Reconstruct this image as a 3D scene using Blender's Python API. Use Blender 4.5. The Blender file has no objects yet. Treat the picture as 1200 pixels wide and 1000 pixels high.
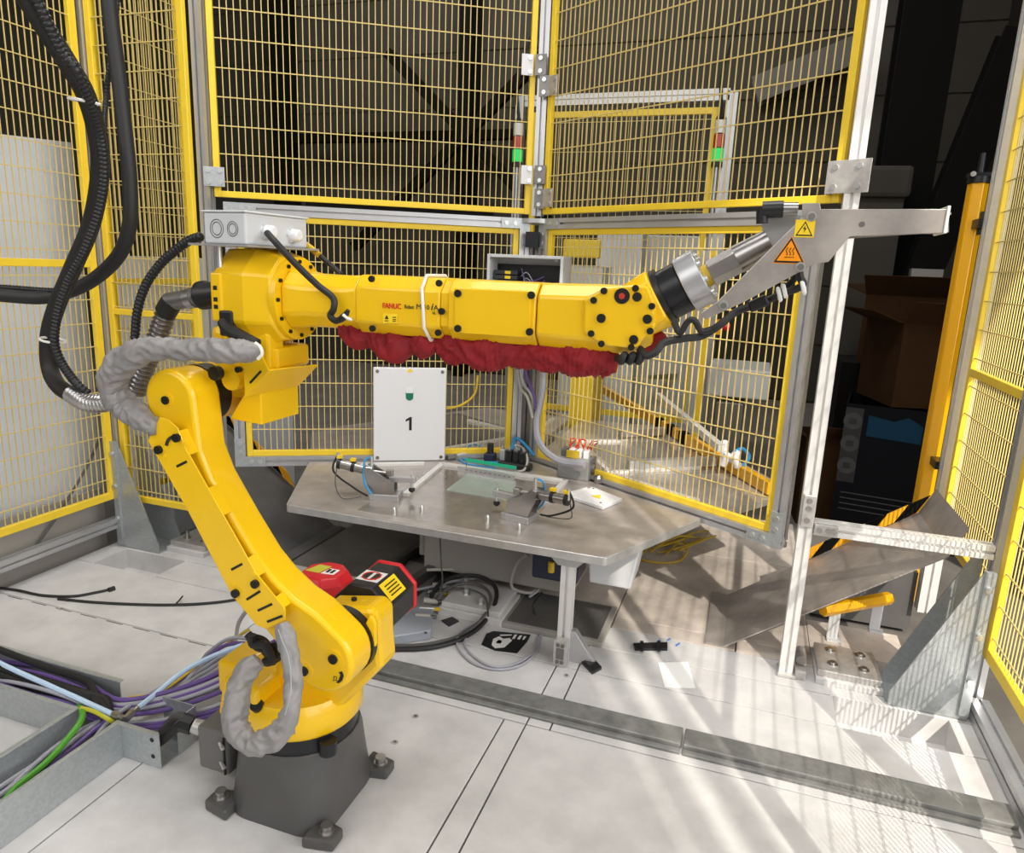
import bpy, math, random
from mathutils import Vector as V, Matrix, noise
random.seed(4)
S = bpy.context.scene
COL = S.collection
D2R = math.pi/180
# ------------------------------------------------------------------ camera
F, YAW, PIT, ROL, CH = 827.25, -18.417*D2R, 12.696*D2R, 2.3625*D2R, 1.22
_f = V((math.sin(YAW)*math.cos(PIT), math.cos(YAW)*math.cos(PIT), -math.sin(PIT)))
_r0 = V((math.cos(YAW), -math.sin(YAW), 0)); _u0 = _r0.cross(_f)
_r = _r0*math.cos(ROL)+_u0*math.sin(ROL); _u = _u0*math.cos(ROL)-_r0*math.sin(ROL)
CO = V((0, 0, CH))
cam = bpy.data.cameras.new('camera'); camo = bpy.data.objects.new('camera', cam); COL.objects.link(camo)
cam.sensor_fit = 'HORIZONTAL'; cam.sensor_width = 36; cam.lens = F/1200*36; cam.clip_start = .05
camo.matrix_world = Matrix(((_r.x, _u.x, -_f.x, 0), (_r.y, _u.y, -_f.y, 0), (_r.z, _u.z, -_f.z, CH), (0, 0, 0, 1)))
S.camera = camo
def ray(x, y): return _r*((x-600)/F)-_u*((y-500)/F)+_f
def onpl(x, y, p, n): d = ray(x, y); return CO+d*((V(p)-CO).dot(V(n))/d.dot(V(n)))
def pz(x, y, z=0): return onpl(x, y, (0, 0, z), (0, 0, 1))
def py(x, y, Y): return onpl(x, y, (0, Y, 0), (0, 1, 0))
def px(x, y, X): return onpl(x, y, (X, 0, 0), (1, 0, 0))
# ------------------------------------------------------------------ light
S.view_settings.view_transform = 'Standard'; S.view_settings.look = 'None'
S.view_settings.gamma = 1; S.view_settings.use_curve_mapping = False
S.view_settings.exposure = -0.10
W = bpy.data.worlds.new('world'); S.world = W; W.use_nodes = True
W.node_tree.nodes['Background'].inputs[0].default_value = (.80, .88, 1, 1)
W.node_tree.nodes['Background'].inputs[1].default_value = 1.0
SUN_AZ, SUN_EL = 29*D2R, 40*D2R
sd = V((math.sin(SUN_AZ)*math.cos(SUN_EL), -math.cos(SUN_AZ)*math.cos(SUN_EL), math.sin(SUN_EL)))
sun = bpy.data.lights.new('sun', 'SUN'); sun.energy = 5.2; sun.angle = .009; sun.color = (1, .93, .82)
suno = bpy.data.objects.new('sun', sun); COL.objects.link(suno); suno.rotation_euler = sd.to_track_quat('Z', 'Y').to_euler(); suno.location = sd*10
def area(name, loc, tgt, sx, sy, e, col=(1, 1, 1)):
    l = bpy.data.lights.new(name, 'AREA'); l.shape = 'RECTANGLE'; l.size = sx; l.size_y = sy; l.energy = e; l.color = col
    o = bpy.data.objects.new(name, l); COL.objects.link(o); o.location = loc
    o.rotation_euler = (V(tgt)-V(loc)).to_track_quat('-Z', 'Y').to_euler(); return o
area('front_left_fill', (-1.6, -2.4, 2.9), (-1.2, 2.4, .8), 6.0, 2.6, 150, (1, .99, .98))  # added fill from behind the camera; that wall has no light panel
area('gate_daylight', (4.4, -2.2, 2.8), (-.8, 1.8, .9), 3.4, 3.6, 150, (1, .985, .96))
area('side_fill', (5.6, .9, 3.4), (-.9, 1.5, .8), 3.0, 2.6, 230, (1, .985, .96))  # added fill that brightens the right-facing sides of the robot
area('hall_lamp', (-.6, 1.0, 5.6), (-.8, 1.4, 0), 3.0, 1.6, 165, (1, .98, .95))
area('rear_fill', (-2.4, 6.3, 5.9), (-2.4, 7.6, 1.5), 5.0, .8, 170, (1, .96, .9))  # added fill that lifts the dark back wall, no known fixture
# ------------------------------------------------------------------ materials
MATS = {}
def mat(name, col, rough=.5, metal=0., var=0., scale=8., bump=0., bscale=60., col2=None, kind='noise', stretch=None, spec=.5, coat=0., trans=0., alpha=1., ior=1.45):
    m = bpy.data.materials.new(name); m.use_nodes = True; nt = m.node_tree; b = nt.nodes['Principled BSDF']
    b.inputs['Base Color'].default_value = (*col, 1); b.inputs['Roughness'].default_value = rough; b.inputs['Metallic'].default_value = metal
    b.inputs['Specular IOR Level'].default_value = spec; b.inputs['Coat Weight'].default_value = coat
    b.inputs['Transmission Weight'].default_value = trans; b.inputs['Alpha'].default_value = alpha; b.inputs['IOR'].default_value = ior
    tc = nt.nodes.new('ShaderNodeTexCoord'); src = tc.outputs['Object']
    if stretch:
        mp = nt.nodes.new('ShaderNodeMapping'); mp.inputs['Scale'].default_value = stretch; nt.links.new(src, mp.inputs['Vector']); src = mp.outputs['Vector']
    if var or col2:
        if kind == 'voronoi':
            t = nt.nodes.new('ShaderNodeTexVoronoi'); t.inputs['Scale'].default_value = scale; out = t.outputs['Color']
            s_ = nt.nodes.new('ShaderNodeSeparateColor'); nt.links.new(out, s_.inputs[0]); out = s_.outputs[0]
        else:
            t = nt.nodes.new('ShaderNodeTexNoise'); t.inputs['Scale'].default_value = scale; t.inputs['Detail'].default_value = 6; t.inputs['Roughness'].default_value = .62; out = t.outputs['Fac']
        nt.links.new(src, t.inputs['Vector'])
        rp = nt.nodes.new('ShaderNodeValToRGB'); e = rp.color_ramp.elements
        c2 = col2 or tuple(c*(1-var) for c in col)
        e[0].position = .32; e[1].position = .66; e[0].color = (*c2, 1); e[1].color = (*tuple(min(1, c*(1+var*.35)) for c in col), 1)
        nt.links.new(out, rp.inputs[0]); nt.links.new(rp.outputs[0], b.inputs['Base Color'])
    if bump:
        t2 = nt.nodes.new('ShaderNodeTexNoise'); t2.inputs['Scale'].default_value = bscale; t2.inputs['Detail'].default_value = 4; nt.links.new(src, t2.inputs['Vector'])
        bp = nt.nodes.new('ShaderNodeBump'); bp.inputs['Strength'].default_value = bump; bp.inputs['Distance'].default_value = .004
        nt.links.new(t2.outputs['Fac'], bp.inputs['Height']); nt.links.new(bp.outputs['Normal'], b.inputs['Normal'])
    MATS[name] = m; return m
def emis(name, col, e):
    m = mat(name, col, .3); b = m.node_tree.nodes['Principled BSDF']; b.inputs['Emission Color'].default_value = (*col, 1); b.inputs['Emission Strength'].default_value = e
mat('robot_yellow', (.90, .545, .005), .34, var=.05, scale=5, bump=.05, bscale=220, coat=.25)
mat('fence_yellow', (.90, .63, .04), .38, var=.06, scale=9)
mat('wire_yellow', (.68, .53, .19), .45)
mat('alu', (.54, .54, .55), .36, .65, var=.08, scale=14, stretch=(1, 1, .2))
mat('alu_bright', (.82, .81, .79), .36, .35, var=.06, scale=20)
mat('alu_worn', (.60, .58, .56), .4, .6, var=.22, scale=26, bump=.06)
mat('galv', (.50, .53, .54), .40, .65, var=.07, scale=150, kind='voronoi')
mat('steel', (.42, .40, .385), .28, .9, var=.15, scale=18)
mat('steel_dark', (.22, .21, .20), .4, .7, var=.2, scale=18)
mat('tool_steel', (.50, .455, .42), .36, .6, var=.24, scale=16, bump=.04)
mat('table_plate', (.50, .452, .42), .30, .4, var=.25, scale=11, bump=.05, bscale=90)
mat('table_pocket', (.50, .46, .42), .17, .6, var=.2, scale=13)
mat('table_edge', (.56, .55, .53), .35, .6, var=.15, scale=20)
mat('floor_paint', (.60, .588, .58), .46, var=.17, scale=7, bump=.03, bscale=40)
mat('floor_dirty', (.64, .565, .50), .6, var=.32, scale=6.5, bump=.08, bscale=30)
mat('floor_hall', (.16, .145, .13), .65, var=.3, scale=4)
mat('kerb_galv', (.25, .25, .24), .45, .35, var=.3, scale=24)
mat('black_rubber', (.018, .017, .017), .55)
mat('black_plastic', (.016, .016, .017), .38)
mat('black_metal', (.02, .02, .022), .33, .3)
mat('bolt_black', (.02, .02, .02), .4, .4)
mat('bolt_zinc', (.66, .67, .66), .3, .8)
mat('base_grey', (.085, .082, .08), .42, var=.12, scale=8, bump=.05, bscale=150)
mat('box_grey', (.14, .135, .13), .5)
mat('sleeve_grey', (.27, .258, .253), .5, var=.15, scale=22, bump=.12, bscale=120)
mat('sleeve_red', (.26, .005, .011), .7, var=.2, scale=18, bump=.12, bscale=120)
mat('red_plastic', (.62, .015, .025), .35, var=.1, scale=8)
mat('white_plastic', (.78, .78, .80), .4)
mat('grey_plastic', (.60, .61, .62), .42)
mat('board_pale', (.66, .69, .75), .55, var=.06, scale=2)
mat('cast_grey', (.30, .30, .305), .4, .3, var=.15, scale=30)
mat('bluegrey', (.34, .36, .40), .45)
mat('purple', (.13, .075, .26), .45)
mat('cable_grey', (.36, .36, .40), .5)
mat('cable_dark', (.09, .085, .08), .5)
mat('cable_pale', (.45, .43, .38), .5)
mat('hose_blue', (.52, .68, .86), .35)
mat('hose_cyan', (.03, .30, .62), .35)
mat('green', (.09, .33, .03), .45)
mat('greenyellow', (.50, .48, .04), .45)
mat('cable_yellow', (.62, .42, .03), .45)
mat('green_edge', (.01, .48, .26), .3)
mat('navy', (.02, .025, .05), .4)
mat('sticker_yellow', (.95, .66, .02), .4)
mat('sticker_orange', (1, .33, .0), .4)
mat('ink_black', (.012, .012, .012), .5)
mat('ink_red', (.62, .02, .01), .5)
mat('ink_blue', (.08, .18, .6), .5)
mat('sticker_white', (.85, .85, .83), .45)
mat('sticker_green', (.01, .17, .10), .4)
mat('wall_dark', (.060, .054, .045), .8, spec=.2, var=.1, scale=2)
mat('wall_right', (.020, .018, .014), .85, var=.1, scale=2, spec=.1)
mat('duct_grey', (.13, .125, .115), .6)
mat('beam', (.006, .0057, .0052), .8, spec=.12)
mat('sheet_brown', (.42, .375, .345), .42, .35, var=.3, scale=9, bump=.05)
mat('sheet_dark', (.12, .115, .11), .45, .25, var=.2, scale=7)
mat('cardboard', (.035, .016, .006), .9, spec=.1, var=.15, scale=10)  # deep shade of the right corner is put into the carton colour
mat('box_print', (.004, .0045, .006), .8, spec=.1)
mat('print_blue', (.005, .028, .055), .6, spec=.1)
mat('cabinet_beige', (.34, .32, .29), .45)
mat('icon_grey', (.05, .05, .05), .6, spec=.1)
mat('floor_dark', (.17, .155, .14), .6, var=.3, scale=5)
mat('hazard_yellow', (.85, .40, .01), .45)
mat('curtain_yellow', (.85, .42, .005), .3, coat=.4)
mat('acrylic_film', (.70, .84, .77), .18, alpha=.22)
mat('acrylic', (.90, .97, .94), .04, trans=1., ior=1.12)
mat('cable_tie', (.80, .78, .70), .5)
mat('lens_red', (.5, .05, .03), .2)
mat('lens_clear', (.75, .75, .72), .25)
emis('lamp_green', (.01, .55, .10), .7)
mat('terminal_grey', (.03, .033, .04), .5)
# ------------------------------------------------------------------ mesh builder
class MB:
    def __init__(s): s.v = []; s.f = []
    def add(s, vs, fs):
        b = len(s.v); s.v += [V(q) for q in vs]; s.f += [[i+b for i in f] for f in fs]; return s
    def obox(s, o, a, b, c):
        "box from corner o and three edge vectors"
        o, a, b, c = V(o), V(a), V(b), V(c)
        if a.cross(b).dot(c) < 0: a, b = b, a
        return s.add([o, o+a, o+a+b, o+b, o+c, o+a+c, o+a+b+c, o+b+c], [[3, 2, 1, 0], [4, 5, 6, 7], [0, 1, 5, 4], [1, 2, 6, 5], [2, 3, 7, 6], [3, 0, 4, 7]])
    def box(s, x0, x1, y0, y1, z0, z1): return s.obox((x0, y0, z0), (x1-x0, 0, 0), (0, y1-y0, 0), (0, 0, z1-z0))
    def cbox(s, c, a, b, cc):
        "box by centre and full edge vectors"
        a, b, cc = V(a), V(b), V(cc); return s.obox(V(c)-a/2-b/2-cc/2, a, b, cc)
    def prism(s, pts, ext):
        pts = [V(q) for q in pts]; ext = V(ext); n = len(pts)
        nn = V((0, 0, 0))
        for i in range(n): nn += pts[i].cross(pts[(i+1) % n])
        if nn.dot(ext) > 0: pts = pts[::-1]
        return s.add(pts+[q+ext for q in pts], [list(range(n)), list(range(2*n-1, n-1, -1))]+[[i, i+n, (i+1) % n+n, (i+1) % n] for i in range(n)])
    def loft(s, rings, cap=True, closed=False):
        n = len(rings[0]); b = len(s.v); m = len(rings)
        for r in rings: s.v += [V(q) for q in r]
        for k in range(m if closed else m-1):
            k2 = (k+1) % m
            for i in range(n):
                j = (i+1) % n; s.f.append([b+k*n+i, b+k*n+j, b+k2*n+j, b+k2*n+i])
        if cap and not closed: s.f.append([b+i for i in range(n)][::-1]); s.f.append([b+(m-1)*n+i for i in range(n)])
        return s
    def cyl(s, p0, p1, r0, r1=None, seg=20, ph=0.):
        p0, p1 = V(p0), V(p1); r1 = r0 if r1 is None else r1
        a, b = basis(p1-p0)
        return s.loft([[p+a*(r*math.cos(ph+2*math.pi*i/seg))+b*(r*math.sin(ph+2*math.pi*i/seg)) for i in range(seg)] for p, r in ((p0, r0), (p1, r1))])
    def lathe(s, p, ax, prof, seg=24):
        "prof: list of (distance along ax, radius)"
        p = V(p); ax = V(ax).normalized(); a, b = basis(ax)
        return s.loft([[p+ax*d+a*(r*math.cos(2*math.pi*i/seg))+b*(r*math.sin(2*math.pi*i/seg)) for i in range(seg)] for d, r in prof])
    def tube(s, pts, r, seg=8, closed=False):
        pts = [V(q) for q in pts]; n = len(pts); T = []
        for i in range(n):
            if closed: t = pts[(i+1) % n]-pts[i-1]
            else: t = pts[min(i+1, n-1)]-pts[max(i-1, 0)]
            T.append(t.normalized())
        a, _ = basis(T[0]); rings = []
        for i in range(n):
            a = (a-T[i]*a.dot(T[i])).normalized(); b = T[i].cross(a)
            ring = []
            for k in range(seg):
                th = 2*math.pi*k/seg; rr = r(i/(n-1), th) if callable(r) else r
                ring.append(pts[i]+a*(rr*math.cos(th))+b*(rr*math.sin(th)))
            rings.append(ring)
        return s.loft(rings, closed=closed)
    def mesh(s, name, m, smooth=40):
        me = bpy.data.meshes.new(name); me.from_pydata([tuple(q) for q in s.v], [], s.f); me.update()
        if m: me.materials.append(MATS[m])
        if smooth:
            me.polygons.foreach_set('use_smooth', [True]*len(me.polygons)); me.set_sharp_from_angle(angle=smooth*D2R)
        return me
    def build(s, name, m, parent=None, smooth=40, bevel=0., seg=2):
        o = bpy.data.objects.new(name, s.mesh(name, m, smooth)); COL.objects.link(o)
        if bevel:
            md = o.modifiers.new('bevel', 'BEVEL'); md.width = bevel; md.segments = seg; md.limit_method = 'ANGLE'; md.angle_limit = 35*D2R
        if parent: adopt(o, parent)
        return o
def basis(d):
    d = V(d).normalized(); a = d.cross(V((0, 0, 1)) if abs(d.z) < .95 else V((1, 0, 0))).normalized(); return a, d.cross(a)
def adopt(o, p):
    o.parent = p
    if p.type == 'EMPTY': o.matrix_parent_inverse = Matrix.Translation(p.location).inverted()
def thing(name, label, cat, loc=(0, 0, 0), group=None):
    o = bpy.data.objects.new(name, None); COL.objects.link(o); o.location = loc; o.empty_display_size = .05
    return tag(o, label, cat, group)
def tag(o, label, cat, group=None):
    o['label'] = label; o['category'] = cat
    if group: o['group'] = group
    return o
def struct(o): o['kind'] = 'structure'; return o
def stuff(o): o['kind'] = 'stuff'; return o
def one(mb, name, m, label, cat, group=None, smooth=40, bevel=0.): return tag(mb.build(name, m, None, smooth, bevel), label, cat, group)
def spline(pts, k=8, closed=False):
    pts = [V(q) for q in pts]; out = []; n = len(pts)
    rng = n if closed else n-1
    for i in range(rng):
        if closed: p0, p1, p2, p3 = pts[i-1], pts[i], pts[(i+1) % n], pts[(i+2) % n]
        else: p0, p1, p2, p3 = pts[max(i-1, 0)], pts[i], pts[i+1], pts[min(i+2, n-1)]
        for j in range(k):
            t = j/k; out.append(.5*((2*p1)+(p2-p0)*t+(2*p0-5*p1+4*p2-p3)*t*t+(3*p1-p0-3*p2+p3)*t**3))
    if not closed: out.append(pts[-1])
    return out
def bolt(p, n, r=.006, h=.004, m='bolt_black', parent=None, name='bolt', hexa=False):
    n = V(n).normalized(); b = MB().cyl(V(p)-n*.001, V(p)+n*h, r, seg=6 if hexa else 12)
    if m == 'bolt_black' and not hexa: b.cyl(V(p)+n*h*.999, V(p)+n*(h+.0004), r*.5, seg=6)
    return b.build(name, m, parent, 30)
def text(s, size, o, ux, uy, m, name, parent, depth=.0003, shear=0., bold=False, width=None):
    "flat lettering: o is the lower-left point, ux / uy the reading and up directions"
    cu = bpy.data.curves.new('t', 'FONT'); cu.body = s; cu.size = size; cu.shear = shear; cu.extrude = depth; cu.resolution_u = 3
    if bold: cu.offset = size*.018
    t = bpy.data.objects.new('t', cu); COL.objects.link(t); bpy.context.view_layer.update()
    me = bpy.data.meshes.new_from_object(t.evaluated_get(bpy.context.evaluated_depsgraph_get()))
    if width:
        xs = [v.co.x for v in me.vertices]; k_ = width/(max(xs)-min(xs)); me.transform(Matrix.Diagonal((k_, 1, 1, 1)))
    bpy.data.objects.remove(t); ux, uy = V(ux).normalized(), V(uy).normalized(); w = ux.cross(uy); o = V(o)
    me.transform(Matrix(((ux.x, uy.x, w.x, o.x), (ux.y, uy.y, w.y, o.y), (ux.z, uy.z, w.z, o.z), (0, 0, 0, 1))))
    me.materials.clear(); me.materials.append(MATS[m]); me.name = name
    ob = bpy.data.objects.new(name, me); COL.objects.link(ob)
    if parent: adopt(ob, parent)
    return ob
def decal(pts, n, m, name, parent, th=.0006): return MB().prism(pts, V(n).normalized()*th).build(name, m, parent, 0)
def profile_mb(p0, p1, w=.04, up=(0, 0, 1), w2=None, mb=None):
    "slotted aluminium extrusion of square section between two points"
    p0, p1 = V(p0), V(p1); d = (p1-p0).normalized(); up = V(up)
    if abs(d.dot(up)) > .9: up = V((0, 1, 0))
    a = (up-d*up.dot(d)).normalized(); b = d.cross(a); h = w/2; h2 = (w2 or w)/2; s, k = .0042, .010
    sec = []
    for (ax, ay) in ((1, 0), (0, 1), (-1, 0), (0, -1)):
        ha, hb = (h, h2) if ax else (h2, h); 
        A = V((ax, ay)); B = V((-ay, ax))
        sec += [A*ha-B*hb, A*ha-B*s, A*(ha-k)-B*s, A*(ha-k)+B*s, A*ha+B*s]
    mb = mb or MB()
    return mb.loft([[q+a*c.x+b*c.y for c in sec] for q in (p0, p1)])
def copy_tree(o, M, parent=None, label=None):
    c = o.copy(); COL.objects.link(c)
    if parent is None: c.matrix_basis = M @ o.matrix_basis
    else: c.parent = parent; c.matrix_parent_inverse = o.matrix_parent_inverse.copy()
    if label: c['label'] = label
    for ch in [q for q in bpy.data.objects if q.parent == o]: copy_tree(ch, M, c)
    return c
# ------------------------------------------------------------------ hall shell
XC, ZT = -.87, .42
P = V((XC, 2.83, 0)); s60 = math.sqrt(3)/2
uL, nL = V((-s60, -.5, 0)), V((.5, -s60, 0))
uR, nR = V((s60, -.5, 0)), V((-.5, -s60, 0))
Zv = V((0, 0, 1))
def LP(t, z, off=0.): return P+uL*t+nL*off+Zv*z
def RP(t, z, off=0.): return P+uR*t+nR*off+Zv*z
def pl(x, y, off=0.): return onpl(x, y, P+nL*off, nL)
def pr(x, y, off=0.): return onpl(x, y, P+nR*off, nR)

fl = struct(MB().box(-9, 6, -2.6, 9, -.25, -.12).build('floor', 'floor_hall', None, 0))
def plate(x0, x1, y0, y1, m='floor_paint', z=0., th=.03, g=.0022, par=None, name='floor_plate'):
    return MB().box(x0+g, x1-g, y0+g, y1-g, z-th, z).build(name, m, par or fl, 0, bevel=.0015)
PX0, PX1 = -2.49, .79
for a, b in ((-2.49, -1.30), (-1.30, -.535), (-.535, -.472), (-.472, .79)): plate(a, b, -2.0, 1.645)
for a, b in ((-2.49, -1.50), (-1.50, -.472), (-.472, -.405), (-.405, .79)): plate(a, b, 1.645, 1.965)
for a, b in ((-2.49, -2.395), (-2.085, -.472), (-.472, -.405), (-.405, .345), (.655, .79)): plate(a, b, 1.965, 2.125)
for a, b in ((-2.49, -1.30), (-1.30, -.472), (-.472, -.405), (-.405, .79)): plate(a, b, 2.125, 2.275)
for a, b, c, d in ((-1.0, -.36, 2.275, 2.9), (-1.0, -.36, 2.9, 3.5), (-.36, .06, 2.275, 2.36), (-.36, .30, 2.36, 3.1), (.06, .34, 2.275, 2.36), (-.36, .30, 3.1, 3.7)):
    plate(a, b, c, d, 'floor_dirty')
plate(-1.70, -1.0, 2.275, 3.5, 'floor_dark')  # dark floor plate under the left of the table
for x0, x1 in ((-2.395, -2.085), (.345, .655)):           # sunk pockets with painted walls
    y0, y1 = 1.965, 2.125; t = .006; d = .085
    r = MB().box(x0-t, x0, y0-t, y1+t, -d, -.001).box(x1, x1+t, y0-t, y1+t, -d, -.001).box(x0, x1, y0-t, y0, -d, -.001).box(x0, x1, y1, y1+t, -d, -.001).box(x0-t, x1+t, y0-t, y1+t, -d-t, -d)
    r.build('pocket_tray', 'floor_paint', fl, 0)
plate(-1.70, XC+.2, 3.5, 5.2, 'floor_hall', -.02); 
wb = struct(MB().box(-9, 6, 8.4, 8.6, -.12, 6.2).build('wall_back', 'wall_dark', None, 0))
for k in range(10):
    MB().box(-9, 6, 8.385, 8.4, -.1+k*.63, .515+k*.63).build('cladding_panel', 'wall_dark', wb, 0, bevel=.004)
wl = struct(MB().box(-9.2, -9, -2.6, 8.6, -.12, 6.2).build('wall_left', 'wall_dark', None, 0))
wr = struct(MB().box(1.95, 2.15, 2.2, 8.6, -.12, 6.2).build('wall_right', 'wall_right', None, 0))  # added wall, placed to keep gate light off the cartons
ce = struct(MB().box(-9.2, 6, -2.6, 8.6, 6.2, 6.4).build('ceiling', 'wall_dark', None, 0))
# wall behind the photographer: solid up to the open gate on the right, where the sun comes in
GX = 2.18
wf = struct(MB().box(-9, GX, -2.8, -2.6, -.12, 6.2).build('wall_front', 'cabinet_beige', None, 0))
# posts of the open gate
for gx, l in ((2.305, 'slim steel post of the open gate nearest the wall behind the camera'), (2.445, 'second slim steel post of the open gate behind the camera')):
    one(MB().box(gx-.03, gx+.03, -2.75, -2.68, -.12, 6.2), 'gate_post', 'steel_dark', l, 'post', 'gate posts', 0)
# hall steelwork
def beam(p0, p1, w, d, label, name='steel_column', cat='beam', group='dark hall steelwork'):
    p0, p1 = V(p0), V(p1); ax = p1-p0; dr = ax.normalized()
    side = dr.cross(V((0, 1, 0))).normalized(); yv = V((0, 1, 0)); f = d*.14
    mb = MB()
    for sg in (-1, 1): mb.obox(p0-side*w/2+yv*(sg*(d/2)-f/2), side*w, yv*f, ax)
    mb.obox(p0-side*f/2-yv*(d/2-f/2), side*f, yv*(d-f), ax)
    return one(mb, name, 'beam', label, cat, group, 0)
def pb(x, y, Y=8.2): return py(x, y, Y)
a = pb(338, 160); beam((a.x, 8.15, -.12), (a.x, 8.15, 6.2), .17, .3, 'dark vertical steel column behind the upper left mesh panel')
a = pb(551, 160); beam((a.x, 8.15, -.12), (a.x, 8.15, 6.2), .14, .3, 'dark vertical steel column behind the crossing braces')
a, b = pb(345, 163), pb(618, 163); beam((a.x, 8.2, a.z), (b.x, 8.2, a.z), .1, .12, 'dark horizontal steel rail through the crossing braces', 'wall_rail')
for (x0, y0, x1, y1, Yb, l) in ((455, 62, 645, 262, 7.93, 'dark diagonal brace falling to the right behind upper left mesh'), (640, 62, 415, 290, 7.83, 'dark diagonal brace rising to the right behind upper left mesh')):
    a, b = pb(x0, y0, Yb), pb(x1, y1, Yb); beam(a, b, .12, .08, l, 'diagonal_brace')
a, b = py(1195, 40, 5.6), py(1075, 330, 5.6); beam(a, b, .22, .2, 'black slanting steel brace above the stacked cardboard boxes', 'diagonal_brace')
a = py(1065, 160, 5.9); beam((a.x, 5.9, -.12), (a.x, 5.9, 6.2), .34, .3, 'wide black steel column in the dark right corner')
# ------------------------------------------------------------------ aluminium posts and rails
def post(p0, p1, label, name='aluminium_post', w=.04, m='alu', group='aluminium profile posts', up=(0, 0, 1), w2=None):
    return one(profile_mb(p0, p1, w, up, w2), name, m, label, 'post' if 'post' in name else 'rail', group, 30)
LPt, RPt = V((-1.952, 2.205, 0)), V((.213, 2.205, 0))
post(LPt, LPt+Zv*2.5, 'aluminium post behind the robot elbow carrying the upper left panel')
post(RPt+Zv*.012, RPt+Zv*2.5, 'tall bright aluminium post standing beside the ramp', m='alu_bright')
post(P+Zv*1.425, P+Zv*2.5, 'short aluminium post where the two upper mesh panels meet')
post((-2.455, 2.175, 0), (-2.455, 2.175, 2.5), 'aluminium corner post behind the black hoses at far left')
post((.725, 2.205, 0), (.725, 2.205, 2.5), 'aluminium corner post at the right edge above the gusset')
post((.735, 2.885, 0), (.735, 2.885, 2.5), 'sunlit aluminium post beside the yellow light curtain', m='alu_bright', w=.055)
post((.735, 1.38, 0), (.735, 1.38, 2.5), 'aluminium post of the near right fence')
post((.735, .55, 0), (.735, .55, 2.5), 'aluminium post of the right fence nearest the gate')
post((-2.455, .85, 0), (-2.455, .85, 2.5), 'aluminium post of the left fence nearest the camera')
post((.235, 2.205, .497), (.703, 2.205, .497), 'aluminium crossbar between the bright post and the right corner post', 'aluminium_rail', m='alu_bright', group=None)
post((-2.455, .85, .105), (-2.455, 2.15, .105), 'aluminium rail under the left mesh panel', 'aluminium_rail', group='floor rails')
post((.735, .30, .03), (.735, 2.18, .03), 'aluminium base rail on the floor under the right mesh panel', 'aluminium_rail', w=.05, group='floor rails')
# ------------------------------------------------------------------ mesh panels
def panel(label, o, u, n, t0, t1, z0, z1, fw=.022, fd=.02, hz=None, pv=.0236, mids=(), m='fence_yellow', name='fence_panel', group='yellow welded mesh panels', rw=.0015):
    "o + u*t + z, n faces the viewer"
    o = V(o); u = V(u); n = V(n)
    th = thing(name, label, 'fence panel', o+u*((t0+t1)/2)+Zv*z0, group)
    def bar(a0, a1, b0, b1): MB().obox(o+u*a0+Zv*b0-n*fd/2, u*(a1-a0), n*fd, Zv*(b1-b0)).build('frame_bar', m, th, 0, bevel=.002)
    bar(t0, t0+fw, z0, z1); bar(t1-fw, t1, z0, z1); bar(t0+fw, t1-fw, z0, z0+fw); bar(t0+fw, t1-fw, z1-fw, z1)
    for zm in mids: bar(t0+fw, t1-fw, zm-fw*.45, zm+fw*.45)
    mb = MB(); k = int((t1-t0-2*fw)/pv); st = (t1-t0-2*fw)/(k+1)
    a, b = u*rw, n*rw
    for i in range(1, k+1):
        q = o+u*(t0+fw+st*i); mb.loft([[q+Zv*z+c for c in (a+b, -a+b, -a-b, a-b)] for z in (z0+fw, z1-fw)], cap=False)
    zz = hz[0]
    while zz < z1-fw-.01:
        if zz > z0+fw+.004:
            q = o+Zv*zz+n*rw*1.6; c1, c2 = Zv*rw*1.15, n*rw*1.15
            mb.loft([[q+u*t+c for c in (c1+c2, c1-c2, -c1-c2, -c1+c2)] for t in (t0+fw, t1-fw)], cap=False)
        zz += hz[1]
    stuff(mb.build('wire_mesh', 'wire_yellow', th, 0))
    return th
panel('upper yellow mesh panel left of the centre post', P, uL, nL, .036, 1.222, 1.43, 2.36, hz=(1.485, .0965))
panel('upper yellow mesh panel right of the centre post', P, uR, nR, .036, 1.222, 1.43, 2.36, hz=(1.478, .0965))
panel('lower yellow mesh panel behind the white numbered plate', P, uL, nL, .076, 1.148, .441, 1.373, hz=(.549, .0945))
panel('lower yellow mesh panel behind the robot wrist', P, uR, nR, .076, 1.148, .441, 1.373, hz=(.549, .0945))
panel('left yellow mesh panel in front of the pale board', (-2.45, 0, 0), (0, 1, 0), (1, 0, 0), .88, 2.142, .213, 2.36, fw=.03, hz=(.30, .0915), mids=(1.168,), pv=.0243)
panel('narrow yellow mesh panel between the two left posts', (0, 2.175, 0), (1, 0, 0), (0, -1, 0), -2.43, -1.985, .20, 2.36, fw=.026, hz=(.25, .0945), mids=(.987,))
panel('yellow mesh panel running back behind the narrow left panel', (-2.455, 0, 0), (0, 1, 0), (1, 0, 0), 2.21, 2.66, .20, 2.36, fw=.026, hz=(.25, .0945), mids=(1.10,))
panel('yellow mesh panel beside the light curtain on the right', (.735, 0, 0), (0, 1, 0), (-1, 0, 0), 2.235, 2.845, .33, 2.36, fw=.03, hz=(.40, .0965), mids=(.93,))
panel('yellow mesh panel at the right edge in front of the gusset', (.725, 0, 0), (0, 1, 0), (-1, 0, 0), 1.41, 2.165, .20, 2.36, fw=.035, hz=(.27, .0965), mids=(1.17,))
panel('yellow mesh panel of the right fence nearest the open gate', (.725, 0, 0), (0, 1, 0), (-1, 0, 0), .58, 1.35, .20, 2.36, fw=.035, hz=(.27, .0965), mids=(1.17,))
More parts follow.
